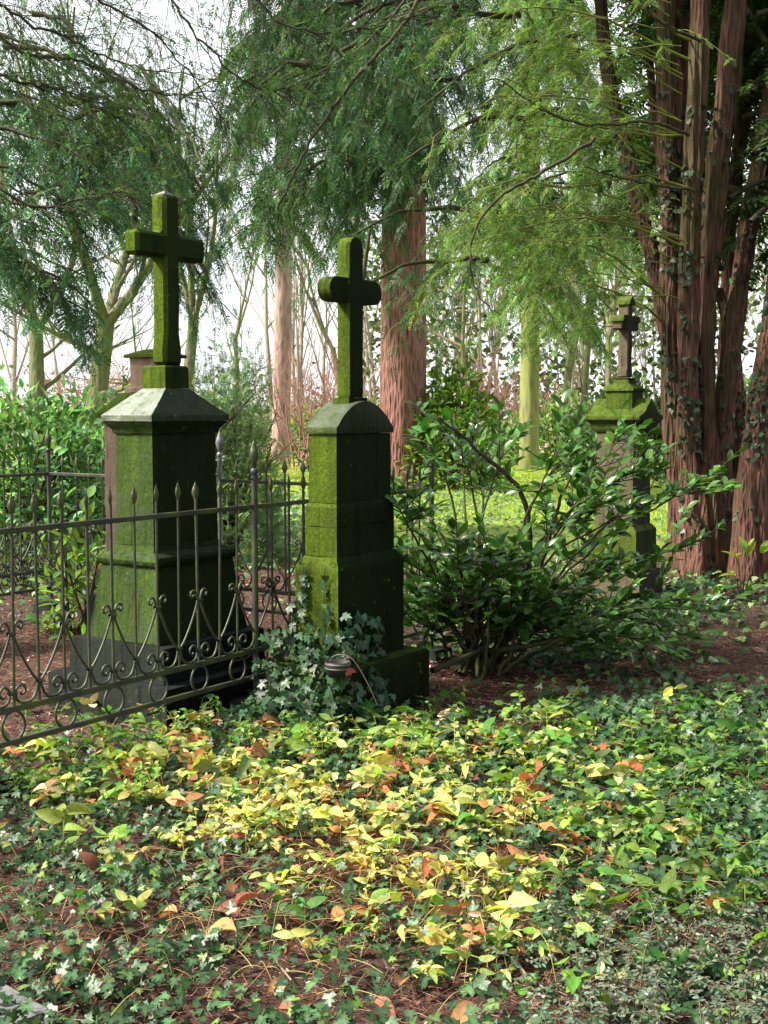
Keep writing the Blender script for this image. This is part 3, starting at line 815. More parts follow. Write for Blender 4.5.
# left conifer: blue-green sprays
B = []
for i in range(44):
    x1 = rng.uniform(-40, 175); y1 = rng.uniform(60, 320)
    if 95 < x1 and y1 > 200: y1 -= 110
    dp = rng.uniform(13, 17)
    tip = at(x1, y1, dp); st = tip+np.array([-rng.uniform(.6, 2.), rng.uniform(0, .6), rng.uniform(.2, .7)])
    B.append(([st, (st+tip)/2+[0, 0, .2], tip], BG*rng.uniform(.9, 1.7), {}))
conifer('hemlock_tree', np.array([-6.1, 16.5, 0]), 13, .2, 'blue-green hemlock reaching in from the left edge above the bright shrubs', 'bark_moss', BG, B,
        side=.9, step=.26, spl=(.24, .42), hang=.8, twr=.007, dens=.9)
B = []
for i in range(16):
    x1 = rng.uniform(165, 215); y1 = rng.uniform(150, 300)
    tip = at(x1, y1, rng.uniform(15, 17)); st = at(x1-rng.uniform(30, 60), y1-rng.uniform(50, 90), 17)
    B.append(([st, (st+tip)/2+[0, 0, .1], tip], BG*rng.uniform(.8, 1.4), {}))
for i in range(14):
    x1 = rng.uniform(115, 170); y1 = rng.uniform(120, 190)
    tip = at(x1, y1, rng.uniform(15, 17)); st = at(x1-rng.uniform(20, 60), y1-rng.uniform(30, 60), 17)
    B.append(([st, (st+tip)/2+[0, 0, .1], tip], BG*rng.uniform(1., 1.9), {}))
conifer('hemlock_tree', at(167, 408, 18)*[1, 1, 0], 6.2, .07, 'thin hemlock with drooping sprays right beside the square-armed cross', 'bark_moss', BG, B,
        side=.7, step=.22, spl=(.16, .28), hang=1.1, twr=.006, dens=.8)

# overhanging larch twigs at top left, from a tree left of the frame
lt = empty('larch_tree', (-4.6, 8.2, 0), 0, label='bare-twigged conifer whose dark arching branches cross the sky at the top left', cat='tree')
lo_ = np.array([-4.6, 8.2, 0])
trunk('trunk', [[0, 0, -.2], [0, 0, .4], [.05, 0, 4], [0, .1, 9]], [.34, .26, .2, .1], M['bark_moss'], lt, 20, .1, 40)
wood = Acc(); fol = Acc()
mains = [[(-90, -60, 8.4), (10, 12, 8.6), (70, 40, 8.8), (130, 66, 9), (205, 78, 9.2)],
         [(-80, -20, 8.3), (20, 50, 8.5), (80, 62, 8.7), (150, 92, 8.9), (215, 92, 9.1)],
         [(-80, -90, 8.3), (60, -20, 8.4), (160, 40, 8.5), (230, 130, 8.6)],
         [(60, -120, 9), (150, -30, 9.1), (200, 40, 9.1), (262, 90, 9.2), (330, 70, 9.3)],
         [(180, -120, 9), (240, -20, 9.1), (300, 30, 9.1), (380, 25, 9.2), (430, 10, 9.3)],
         [(-80, 40, 8.3), (10, 80, 8.5), (60, 90, 8.7), (120, 120, 8.9)],
         [(-60, 140, 9), (30, 205, 9.1), (110, 192, 9.2), (140, 200, 9.2)]]
for L_ in mains:
    c = spline(W(L_)-lo_, 40); c[1:-1] += rng.normal(0, .008, (38, 3))
    V, Q = tubes([c], [np.linspace(.013, .003, 40)], 6); wood.add(V, Q)
    Ps = []; Rs = []
    for k in range(46):
        i = rng.integers(3, 39); d = norm(norm(c[i]-c[i-2])*.8+rng.normal(0, .35, 3)+[0, 0, -.12])
        grow(Ps, Rs, c[i], d, rng.uniform(.3, .8), .0035, 1, -.05, .5, (1, 3), 6, .14)
    V, Q = tubes(np.array(Ps), np.array(Rs), 3); wood.add(V, Q)
    P_ = np.array(Ps); sel = rnd(len(P_)) < .55; q = P_[sel]
    for k in (2, 4, 5):
        n = len(q); sprays(fol, q[:, k], norm(q[:, k]-q[:, k-1]+rng.normal(0, .03, (n, 3))+[0, 0, -.03]), rnd(n, .06, .13), MG*1.1)
wood.build('branches', M['twig'], lt); fol.build('crown', M['needle'], lt)

# ------------------------------------------------------------ bare trees and background trunks
bare_tree('bare_tree', at(84, 408, 30)*[1, 1, 0], 13, .24, 'bare tree with mossy forked trunk leaning right, behind the shrubs at left', None, (.15, 0, 1), 4, tr_h=.28)
bare_tree('bare_tree', at(38, 408, 32)*[1, 1, 0], 12, .2, 'upright bare tree with yellowish trunk near the left edge', None, (.0, 0, 1), 4, tr_h=.3)
bare_tree('bare_tree', at(192, 408, 42)*[1, 1, 0], 15, .2, 'slender pale bare tree showing between the two tall crosses', None, (.02, 0, 1), 4, tr_h=.3)
t = empty('pine_tree', tuple(at(281, 408, 38)*[1, 1, 0]), 0, label='distant straight tree with pinkish trunk, left of the round-ended cross', cat='tree')
trunk('trunk', [[0, 0, -.2], [0, 0, 1], [.1, 0, 6], [.15, 0, 13]], [.32, .27, .24, .14], M['bark_pink'], t, 16, .06, 30)
wood = Acc(); fol = Acc()
for i in range(26):
    a0 = rnd(1, 0, 6.28)[0]; h0 = rng.uniform(7, 13)
    p2 = np.array([math.cos(a0), math.sin(a0), 0])*rng.uniform(1, 2.4)+[.12, 0, h0-.5]
    bough(wood, fol, [[.12, 0, h0], (p2+[.12, 0, h0])/2+[0, 0, .2], p2], .04, .01, MG, side=1.1, step=.4, spl=(.4, .6), hang=.8, tmpl=SPR_S, twr=.012)
wood.build('branches', M['twig'], t); fol.build('crown', M['needle'], t)
bt = [(345, 48, 11, .12), (236, 55, 13, .12), (565, 40, 12, .12), (580, 38, 10, .10), (610, 55, 13, .14), (470, 60, 13, .14)]
lb = ['thin bare tree just left of the big spruce trunk', 'bare tree in the gap right of the square-armed cross', 'thin pale bare tree left of the small mossy cross', 'second thin bare tree beside the small mossy cross, leaning', 'bare tree behind the small mossy cross', 'bare tree above the lawn between the spruce and the yellow-green trunk']
for (x, dp, h, r), l in zip(bt, lb):
    bare_tree('bare_tree', at(x, 408, dp)*[1, 1, 0], h, r, l, 'bare trees beyond the lawn', (rng.normal(0, .05), 0, 1), 3, 'bark_moss', .35)

# far wood: one mass
P = []; Rr = []
for i in range(75):
    x = rng.uniform(-26, 34); y = rng.uniform(62, 95); h = rng.uniform(7, 15)
    if -19 < x < -9 and rng.random() < .75: continue
    grow(P, Rr, [x, y, 0], [rng.normal(0, .05), 0, 1], h, rng.uniform(.08, .2), 2, .3, .4, (3, 6))
V, Q = tubes(np.array(P), np.array(Rr), 3)
a = Acc(); a.add(V, Q, (.27, .25, .19)); 
n = 30000
pos = np.column_stack([rnd(n, -30, 38), rnd(n, 58, 90), np.abs(rng.normal(0, 1.3, n))])
V, Q = place(OV4, OF4, pos, rdir(n), rdir(n), rnd(n, .15, .35))
cc = np.where((np.sin(pos[:, 0]*.55)+rng.normal(0, .5, n) > -.3)[:, None], np.array([.14, .20, .07]), np.array([.24, .17, .12]))
a.add(V, Q, np.repeat(cc*rnd(n, .6, 1.4)[:, None], len(OV4), 0))
# high evergreen part of the wood, mostly to the right
n = 26000
pos = np.column_stack([rnd(n, -2, 38), rnd(n, 64, 92), rnd(n, 0, 14)]); k = np.array([mnoise.noise(Vector(p*.22)) for p in pos]) > .02
pos = pos[k]; n = len(pos)
V, Q = place(OV4, OF4, pos, rdir(n), rdir(n), rnd(n, .3, .6))
a.add(V, Q, colvar(n, len(OV4), (.07, .12, .035), .35))
a.build('far_woods', M['litter'], kind='stuff', label='brown and green twiggy wood closing off the far side of the lawn', cat='woods')

# ------------------------------------------------------------ shrubs
def shrub(name, base, size, nleaf, L, col, label, mat='leaf', tmpl=(LV, LF), stems=16, shell=.55, cat='shrub', var=.35, group=None, up=.4, lumps=.35):
    t = empty(name, tuple(base), 0, label=label, cat=cat, group=group)
    sx, sy, sz = size
    P = []; Rr = []
    for i in range(stems):
        d = norm(np.array([rng.normal(0, .6)*sx, rng.normal(0, .6)*sy, sz*rng.uniform(.6, 1.3)]))
        grow(P, Rr, rng.normal(0, .05, 3)*[1, 1, 0], d, sz*.75, .012*sz+.004, 2, .1, .55, (2, 4))
    V, Q = tubes(np.array(P), np.array(Rr), 4); a = Acc(); a.add(V, Q); a.build('stems', M['twig'], t)
    d = rdir(nleaf*2); d[:, 2] = np.abs(d[:, 2])
    nz = np.array([mnoise.noise(Vector(q_*2.6)+Vector((base[0], 0, 0))) for q_ in d])
    nz2 = np.array([mnoise.noise(Vector(q_*7.)+Vector((base[0], 3, 0))) for q_ in d])
    rr = (shell+(1-shell)*rnd(len(d))**.6)*(1+lumps*nz+lumps*.5*nz2)
    pos = d*rr[:, None]*np.array([sx, sy, sz]); 
    k = (nz2 > -.30)
    pos = pos[k][:nleaf]; d = d[k][:nleaf]; n = len(pos)
    ax = norm(d+rng.normal(0, .6, (n, 3))+[0, 0, up*.3]); nr = norm(np.array([0, 0, 1.])+d*.4+rng.normal(0, .45, (n, 3)))
    V, Q = place(tmpl[0], tmpl[1], pos, ax, nr, rnd(n, .7, 1.25)*L)
    a = Acc(); a.add(V, Q, colvar(n, len(tmpl[0]), col, var)); a.build('leaves', M[mat], t)
    return t
shrub('rhododendron_bush', at(20, 408, 15)*[1, 1, 0], (1.5, 1.2, 1.68), 5200, .13, (.12, .25, .10), 'broad pale-green leafy bush at the left edge behind the railing', 'softleaf')
shrub('rhododendron_bush', at(92, 408, 16.5)*[1, 1, 0], (1.0, 1.0, 1.62), 3600, .13, (.19, .31, .18), 'bright bush left of the tallest gravestone, nearest its shaft', 'softleaf')
shrub('juniper_bush', at(228, 408, 13.5)*[1, 1, 0], (.62, .7, 1.95), 5200, .11, (.17, .26, .13), 'rounded mid-green bush between the two tall gravestones', 'needle', SPR_S[0], shell=.5, up=1.)
shrub('laurel_bush', at(452, 408, 26)*[1, 1, 0], (1.05, 1.0, 2.3), 3200, .17, (.12, .22, .03), 'bright green bush on the lawn just right of the big spruce trunk', 'softleaf')
shrub('dark_bush', at(395, 408, 33)*[1, 1, 0], (2.2, 1.2, 1.5), 2600, .2, (.03, .055, .02), 'low dark bush behind the foot of the big spruce')
shrub('dark_bush', at(640, 408, 30)*[1, 1, 0], (1.8, 1.2, 1.9), 3000, .2, (.06, .11, .035), 'mid-green bush behind the small mossy cross')
for bx_, bd_, bs_, bl_ in ((560, 37, (2.0, 1., 1.7), 'pale green bush at the far side of the lawn, right of the yellow-green trunk'), (335, 42, (2.0, 1., 1.8), 'pale green bush far behind, between the pinkish trunk and the big spruce'),
                           (150, 36, (2.2, 1., 1.9), 'far green bush behind the square-armed cross'), (735, 32, (2.2, 1., 2.1), 'green bush seen through the gaps of the yew stems')):
    shrub('distant_bush', at(bx_, 408, bd_)*[1, 1, 0], bs_, 2600, .2, (.16, .26, .09), bl_, 'softleaf', group='bushes beyond the lawn')
shrub('leafy_plant', at(82, 590, 9.2)*[1, 1, 0], (.34, .3, .82), 300, .12, (.12, .22, .05), 'light-green leafy plant inside the plot, left of the tallest gravestone', 'softleaf', shell=.2, stems=7)
shrub('leafy_plant', gnd(20, 590), (.5, .4, .55), 380, .10, (.06, .10, .04), 'low dull-green plant by the far left fence', 'softleaf', shell=.2, stems=7)
# twiggy reddish shrub
for x, dp, w_, l in ((112, 40, 2.0, 'reddish leafless shrub behind the bright bushes at left'), (300, 36, 1.5, 'leafless brown shrub beyond the litter, behind the round bush'), (500, 45, 2.2, 'reddish leafless shrub at the far edge of the lawn, left of the yellow-green trunk')):
    t = empty('twiggy_shrub', tuple(at(x, 408, dp)*[1, 1, 0]), 0, label=l, cat='shrub')
    P = []; Rr = []
    for i in range(22):
        grow(P, Rr, [rng.normal(0, w_*.3), rng.normal(0, .4), 0], [rng.normal(0, .35), rng.normal(0, .3), 1], 2.6, .03, 3, .2, .5, (3, 4))
    V, Q = tubes(np.array(P), np.array(Rr), 3); a = Acc(); a.add(V, Q, (.30, .15, .13)); a.build('twigs', M['litter'], t)

# ------------------------------------------------------------ laurel bush in front of the lawn
lo_ = at(478, 650, 7.7)*[1, 1, 0]
t = empty('laurel_bush', tuple(lo_), 0, label='large glossy dark-green laurel bush spreading low branches right of the middle gravestone', cat='bush')
tips = [(450, 398), (510, 408), (560, 425), (605, 462), (425, 545), (440, 600), (500, 545), (425, 402), (402, 462), (398, 505), (405, 560), (412, 600), (425, 632), (460, 408), (490, 430), (580, 412), (625, 408), (640, 440), (668, 430), (700, 462), (712, 478), (660, 500), (690, 545), (640, 570), (700, 600), (735, 612), (560, 520), (470, 570), (520, 560), (600, 560), (560, 610), (610, 640), (480, 625), (650, 640), (610, 500), (540, 640), (430, 580), (590, 600), (680, 650), (710, 640), (625, 530), (540, 590), (460, 610), (500, 600)]
wood = Acc(); lv = Acc()
def leaves_on(c, step, Lr, col, acc):
    ln = np.linalg.norm(np.diff(c, axis=0), axis=1).sum(); n = max(3, int(ln/step))
    s = np.sort(rnd(n, .12, 1.0)); k = s*(len(c)-1); i = np.minimum(k.astype(int), len(c)-2); f = (k-i)[:, None]
    pos = c[i]*(1-f)+c[i+1]*f; tg = norm(c[i+1]-c[i])
    sd = norm(np.cross(tg, [0, 0, 1.])+1e-6)*np.where(np.arange(n) % 2, 1, -1)[:, None]
    ax = norm(tg*.75+sd*.75+rng.normal(0, .25, (n, 3))+[0, 0, .3])
    nr = norm(np.array([-.1, -.2, 1.])+rng.normal(0, .45, (n, 3))-ax*.1)
    V, Q = place(LV, LF, pos, ax, nr, rnd(n, *Lr)); acc.add(V, Q, colvar(n, len(LV), col, .3, .12))
hi_ = lambda y: y < 470
for (x, y) in tips:
    dp = 7.6+rng.uniform(-.75, .95)
    if x > 600: dp += .35
    if hi_(y): y += 22
    e = at(x, y, dp)-lo_; b = np.array([rng.normal(0, .08), rng.normal(0, .08), 0.03])
    m1 = b*.45+e*.55+[0, 0, .17]+rng.normal(0, .05, 3)
    m0 = b*.8+e*.2+[0, 0, .10]
    c = spline([b, m0, m1, e], 18); c[1:-1] += rng.normal(0, .008, (16, 3))
    V, Q = tubes([c], [np.linspace(.013, .004, 18)], 5); wood.add(V, Q)
    hi = y < 530
    col = np.array([.05, .125, .02])*rng.uniform(.75, 1.25)
    leaves_on(c[(14 if hi else 9):], .035, (.07, .12), col, lv)
    for k in range(8 if hi else 15):
        i = rng.integers(13 if hi else 6, 17); d = norm((norm(c[i+0]-c[i-1])*.7+rng.normal(0, .6, 3))*[1, 1, .45 if hi else .8]+[0, 0, .08])
        L_ = rng.uniform(.16, .38)
        q = np.array([c[i]+d*L_*t_+np.array([0, 0, .05*t_*t_]) for t_ in np.linspace(0, 1, 6)])
        V, Q = tubes([q], [np.linspace(.004, .002, 6)], 4); wood.add(V, Q)
        leaves_on(q[1:], .03, (.06, .115), col, lv)
# bare low limbs
for L_ in ([(432, 672, 7.3), (470, 655, 7.5), (498, 635, 7.7), (525, 600, 7.8)], [(478, 652, 7.7), (530, 590, 7.7), (545, 555, 7.7), (560, 500, 7.7), (572, 475, 7.7)],
           [(528, 600, 7.6), (524, 500, 7.5), (474, 447, 7.4), (439, 418, 7.3)], [(478, 652, 7.7), (560, 640, 7.5), (640, 610, 7.4)]):
    c = spline(W(L_)-lo_, 26)+rng.normal(0, .004, (26, 3))
    V, Q = tubes([c], [np.linspace(.02, .006, 26)], 7); wood.add(V, Q)
wood.build('branches', M['twig'], t); lv.build('leaves', M['leaf'], t)
# low skirt of the bush
sapl = [(745, 545, 11., .35, 'young bright-leaved sapling at the right edge, in front of the yew stems'), (640, 640, 8.6, .0, '')]

# ------------------------------------------------------------ ground cover
def ground_samples(n, x0, x1, y0, y1):
    X = rnd(n, x0, x1); Y = rnd(n, y0, y1); P = np.column_stack([X, Y, gz(X, Y)]); px, py = proj(P); return P, px, py
def blob(px, py, cx, cy, rx, ry): return np.exp(-(((px-cx)/rx)**2+((py-cy)/ry)**2))
def pnoise(P, s, off=0): return np.array([mnoise.noise(Vector((p[0]*s+off, p[1]*s, off))) for p in P])

def footprint_ok(P, marg=.02):
    ok = np.ones(len(P), bool)
    for c, hx, hy in (((-1.169, 7.), .475, .395), ((-.174, 6.776), .405, .235), ((1.98, 10.75), .25, .26), ((-1.53, 8.75), .33, .33)):
        d = P[:, :2]-np.array(c); a_ = d@E1[:2]; b_ = d@E2[:2]
        ok &= ~((np.abs(a_) < hx+marg) & (np.abs(b_) < hy+marg))
    return ok

# ivy carpet
P, px, py = ground_samples(100000, -2.6, 3.6, 2.9, 12.5)
side_in = (P[:, :2]-CRN[:2])@E2[:2]     # >0 = inside the railing
dens = np.where(py > 742, .95, 0.)
dens = np.maximum(dens, .9*np.clip((py-705-np.abs(px-330)*.15)/25, 0, 1)*(px > 150))
dens = np.maximum(dens, 1.*blob(px, py, 300, 715, 55, 40))
dens = np.maximum(dens, .95*blob(px, py, 690, 740, 190, 40))
dens = np.maximum(dens, .7*blob(px, py, 560, 660, 90, 22))
dens = np.maximum(dens, .6*blob(px, py, 640, 610, 90, 40))
dens *= 1-.8*blob(px, py, 745, 650, 80, 42)
dens *= 1-.95*blob(px, py, 495, 700, 95, 36)
dens *= 1-.75*np.clip((py-880)/60, 0, 1)*np.clip(.5+pnoise(P, 2.2)*2.2, 0, 1)
dens *= 1-.6*blob(px, py, 330, 850, 230, 70); dens *= 1-.6*blob(px, py, 470, 905, 170, 45)
dens *= (side_in < .02)+(side_in >= .02)*.10
dens *= np.clip(.85+pnoise(P, 3.5, 5)*1.2, 0, 1)
# fewer leaves needed in the distance
k = (rnd(len(P)) < dens) & footprint_ok(P)
P = P[k]; px = px[k]; py = py[k]; n = len(P)
P[:, 2] += .015+np.abs(rng.normal(0, .035, n))+np.clip(pnoise(P, 2.6, 9), 0, 1)*.09
nr = norm(np.array([-.15, -.35, 1.])+rng.normal(0, .5, (n, 3))); ax = norm(np.cross(nr, rdir(n)))
L_ = rnd(n, .022, .045)*np.where(px > 430, 1.25, 1.)*np.where((px > 250) & (py < 780), 1.1, 1)
cc = np.where((rnd(n) < .12)[:, None], np.array([.09, .15, .03]), np.array([.025, .060, .020]))
cc = cc*np.exp(rng.normal(0, .35, (n, 1)))
V, Q = place(IV, IF, P, ax, nr, L_); a = Acc(); a.add(V, Q, np.repeat(cc, len(IV), 0)*np.tile(IVC, (n, 1)))
a.build('ivy_ground_cover', M['ivy'], kind='stuff', label='dark lobed ivy leaves carpeting the ground in front of the gravestones', cat='ivy')

# yellowing plants: stems with oval leaves
P, px, py = ground_samples(8200, -2.4, 2.6, 3.0, 7.2)
d = np.clip(.8*blob(px, py, 170, 775, 120, 40)+1.1*blob(px, py, 300, 800, 190, 60)+1.1*blob(px, py, 460, 850, 200, 90)+.7*blob(px, py, 640, 800, 150, 60)+.5*blob(px, py, 60, 800, 110, 40)+.9*blob(px, py, 460, 975, 90, 45)+.5*blob(px, py, 700, 900, 70, 50), 0, 1)
d *= np.clip(.75+pnoise(P, 2.8, 3)*1.6, 0, 1)
k = (rnd(len(P)) < d*.72) & footprint_ok(P); P = P[k]; px = px[k]; py = py[k]; n = len(P)
yel = np.clip(.8*blob(px, py, 180, 810, 110, 60)+blob(px, py, 290, 850, 200, 90)+blob(px, py, 470, 860, 160, 110)*.9+.9*blob(px, py, 470, 975, 130, 60)+rng.normal(0, .30, n), 0, 1.2)-.08
st = Acc(); lf = Acc(); dl = Acc()
for i in range(n):
    h = rng.uniform(.04, .17); th = rng.uniform(0, 6.283); lean = rng.uniform(.3, 1.3)*h
    b = P[i]; e = b+np.array([math.cos(th)*lean, math.sin(th)*lean, h]); m_ = (b+e)/2+[0, 0, h*.28]
    c = spline([b, m_, e+[0, 0, -.01]], 7)
    y_ = yel[i]; sc = np.array([.16, .20, .05])*(1-y_*.5)+np.array([.45, .30, .10])*y_*.6
    V, Q = tubes([c], [np.full(7, .0016)], 3); st.add(V, Q, sc)
    nl = rng.integers(4, 8); s = np.linspace(.35, 1, nl)*6
    ii = np.minimum(s.astype(int), 5); f = (s-ii)[:, None]
    pos = c[ii]*(1-f)+c[ii+1]*f; tg = norm(c[ii+1]-c[ii])
    a_ = np.arange(nl)*2.4+rng.uniform(0, 6)
    ax = norm(tg*.3+np.column_stack([np.cos(a_), np.sin(a_), np.full(nl, .1)])+rng.normal(0, .15, (nl, 3)))
    nr = norm(np.array([-.2, -.3, 1.])+rng.normal(0, .6, (nl, 3)))
    L_ = rnd(nl, .022, .055)*rng.choice([.8, 1.05, 1.45, 1.9], p=[.25, .4, .25, .1])
    u = rng.random()
    if u < .05+.09*min(y_, 1) and y_ > .2: cb = np.array([.30, .13, .05]); tgt = dl
    elif u < .18 and y_ > .3: cb = np.array([.45, .34, .16]); tgt = dl
    else:
        g = np.array([.06, .15, .025]); yl = np.array([.48, .50, .15]); yg = np.array([.20, .33, .05])
        q_ = np.clip(y_+rng.normal(0, .2), 0, 1)
        cb = g*(1-min(1, 2*q_))+yg*(min(1, 2*q_)) if q_ < .5 else yg*(2-2*q_)+yl*(2*q_-1); tgt = lf
    T_, F2 = OVS[rng.integers(0, 5)]
    V, Q = place(T_, F2, pos, ax, nr, L_); tgt.add(V, Q, colvar(nl, len(T_), cb, .32, .18))
a = Acc()
po = lf.build('leafy_ground_plants', M['softleaf'], kind='stuff', label='low leafy plants turning from green to yellow across the foreground', cat='plants')
st.build('stems', M['stem'], po); dl.build('withered_leaves', M['dry'], po)

# long arching dry stems
P, px, py = ground_samples(5200, -2.4, 2.6, 3.0, 6.2)
d = blob(px, py, 420, 910, 230, 60)+.5*blob(px, py, 150, 950, 180, 60)+.5*blob(px, py, 650, 900, 120, 80)
k = rnd(len(P)) < d*.95; P = P[k]; n = len(P); th = rnd(n, 0, 6.283); L_ = rnd(n, .08, .30)
e = P+np.column_stack([np.cos(th)*L_, np.sin(th)*L_, rnd(n, 0, .06)]); m_ = (P+e)/2+np.column_stack([rng.normal(0, .02, n), rng.normal(0, .02, n), rnd(n, .01, .10)])
t_ = np.linspace(0, 1, 7)[None, :, None]
B = P[:, None]*(1-t_)**2+2*m_[:, None]*t_*(1-t_)+e[:, None]*t_**2; B[:, :, 2] += .01
V, Q = tubes(B, np.full((n, 7), .0014), 3); a = Acc()
a.add(V, Q, np.repeat(np.where((rnd(n) < .5)[:, None], np.array([.30, .24, .09]), np.array([.26, .13, .06])), 21, 0))
a.build('dry_stems', M['stem'], kind='stuff', label='thin pale dry stems arching over the foreground plants', cat='stems')

# fallen leaves and litter chips
P, px, py = ground_samples(80000, -3.2, 4.2, 2.9, 16)
ins = (P[:, :2]-CRN[:2])@E2[:2] > 0
k = footprint_ok(P, 0.) & (rnd(len(P)) < np.where(py > 760, .35, .9)*np.clip(1.3-P[:, 1]/16, .25, 1)); P = P[k]; py = py[k]; px = px[k]; n = len(P)
P[:, 2] += rnd(n, .004, .018)
nr = norm(np.array([0, 0, 1.])+rng.normal(0, .35, (n, 3))); ax = norm(np.cross(nr, rdir(n)))
pick = rnd(n)[:, None]
cc = np.where(pick < .45, [.13, .055, .04], np.where(pick < .7, [.22, .10, .07], np.where(pick < .93, [.05, .03, .022], [.42, .30, .26])))
V, Q = place(OV4, OF4, P, ax, nr, rnd(n, .012, .035), rnd(n, .010, .03)); a = Acc(); a.add(V, Q, np.repeat(cc*np.exp(rng.normal(0, .3, (n, 1))), len(OV4), 0))
a.build('leaf_litter', M['litter'], kind='stuff', label='reddish-brown fallen needles and leaf scraps on the soil', cat='leaf litter')
# needles
n = 60000; P, px, py = ground_samples(n, -2.6, 3.4, 2.9, 9.5); th = rnd(n, 0, 6.283); L_ = rnd(n, .02, .06)
e = P+np.column_stack([np.cos(th)*L_, np.sin(th)*L_, rng.normal(0, .006, n)]); P[:, 2] += .014; e[:, 2] += .014
V, Q = tubes(np.stack([P, e], 1), np.full((n, 2), .0012), 3); a = Acc()
a.add(V, Q, np.repeat(np.where((rnd(n) < .3)[:, None], np.array([.33, .20, .13]), np.array([.15, .07, .05])), 6, 0))
a.build('needle_litter', M['litter'], kind='stuff', label='thin brown conifer needles strewn over the litter', cat='needles')
P, px, py = ground_samples(420, -2.6, 3.4, 3., 8.5); n = len(P); th = rnd(n, 0, 6.283); L_ = rnd(n, .06, .32)
e = P+np.column_stack([np.cos(th)*L_, np.sin(th)*L_, rnd(n, .0, .03)]); m_ = (P+e)/2+rng.normal(0, .015, (n, 3)); m_[:, 2] = np.abs(m_[:, 2])
B = np.stack([P, P*.5+m_*.5, m_, m_*.5+e*.5, e], 1); B[:, :, 2] += .022
V, Q = tubes(B, np.tile(np.linspace(.004, .0015, 5), (n, 1))*rnd(n, .5, 1.1)[:, None], 5); a = Acc()
a.add(V, Q, np.repeat(np.where((rnd(n) < .4)[:, None], np.array([.22, .17, .13]), np.array([.08, .05, .035])), 25, 0))
a.build('fallen_twigs', M['litter'], kind='stuff', label='short grey and brown twigs fallen on the soil', cat='twigs')
# curled big brown leaves
P, px, py = ground_samples(900, -2.2, 2.4, 3.0, 6.2)
d = .35*blob(px, py, 90, 940, 60, 40)+.8*blob(px, py, 260, 960, 120, 50)+.5*blob(px, py, 450, 850, 200, 90)+.08
k = rnd(len(P)) < d*.5; P = P[k]; n = len(P); P[:, 2] += rnd(n, .03, .07)
CV, CF = oval_t(.62, fold=.9, curl=.5, n=6)
nr = norm(np.array([0, -.2, 1.])+rng.normal(0, .5, (n, 3))); ax = norm(np.cross(nr, rdir(n)))
cc = np.where((rnd(n) < .6)[:, None], np.array([.20, .075, .045]), np.array([.34, .19, .08]))*np.exp(rng.normal(0, .3, (n, 1)))
V, Q = place(CV, CF, P, ax, nr, rnd(n, .05, .10)); a = Acc(); a.add(V, Q, np.repeat(cc, len(CV), 0))
a.build('fallen_leaves', M['dry'], kind='stuff', label='curled brown and orange fallen leaves lying among the ivy', cat='fallen leaves')
# light leaf patch beyond the railing, between the two monuments, and far leaf patches
P, px, py = ground_samples(26000, -3.5, 4.5, 8.2, 24)
d = .9*blob(px, py, 270, 520, 60, 40)+.7*blob(px, py, 40, 560, 90, 40)+.5*blob(px, py, 560, 640, 200, 90)+.35*blob(px, py, 440, 500, 80, 30)
k = rnd(len(P)) < d; P = P[k]; n = len(P); P[:, 2] += rnd(n, .02, .10)
nr = norm(np.array([0, -.3, 1.])+rng.normal(0, .4, (n, 3))); ax = norm(np.cross(nr, rdir(n)))
cc = np.where((rnd(n) < .62)[:, None], np.array([.07, .14, .035]), np.array([.16, .24, .08]))
V, Q = place(IV, IF, P, ax, nr, rnd(n, .05, .08)); a = Acc(); a.add(V, Q, np.repeat(cc*np.exp(rng.normal(0, .3, (n, 1))), len(IV), 0))
a.build('ivy_patch', M['ivy'], kind='stuff', label='paler ivy and weeds on the ground behind the railing', cat='ivy')

# grass on the lawn
n = 90000
Y = 14+26*rnd(n)**1.3; X = rnd(n, -.42, .42)*Y; P = np.column_stack([X, Y, gz(X, Y)])
GV = np.array([(0, -.5, 0), (0, .5, 0), (1, 0, 0.)]); GF = [(0, 1, 2)]
th = pnoise(P, .35, 2); k = (Y > 16.5+th*4) & (th > -.35); P = P[k]; n = len(P)
L_ = rnd(n, .04, .09)
V, Q = place(GV, GF, P, norm(np.array([0, 0, 1.])+rng.normal(0, .4, (n, 3))), rdir(n), L_, np.full(n, .012)*(1+P[:, 1]*.03))
a = Acc(); a.add(V, Q, colvar(n, 3, (.26, .36, .05), .25)); a.build('grass', M['softleaf'], kind='stuff', label='sunlit yellow-green grass of the lawn beyond the graves', cat='grass')

# climbing ivy on the middle monument
t = empty('climbing_ivy', (-.36, 6.42, 0), 0, label='ivy climbing the lower left face of the middle gravestone', cat='ivy')
to = np.array([-.36, 6.42, 0]); Cm = np.array([-.174, 6.776, 0])
iv = Acc(); wd = Acc()
def ivy_on(pos, nrm, L=(.035, .065), col=(.035, .075, .03)):
    n = len(pos)
    V, Q = place(IV, IF, pos-to, norm(np.array([0, 0, -.8])+rng.normal(0, .5, (n, 3))), norm(nrm+rng.normal(0, .35, (n, 3))), rnd(n, *L)); iv.add(V, Q, colvar(n, len(IV), col, .35))
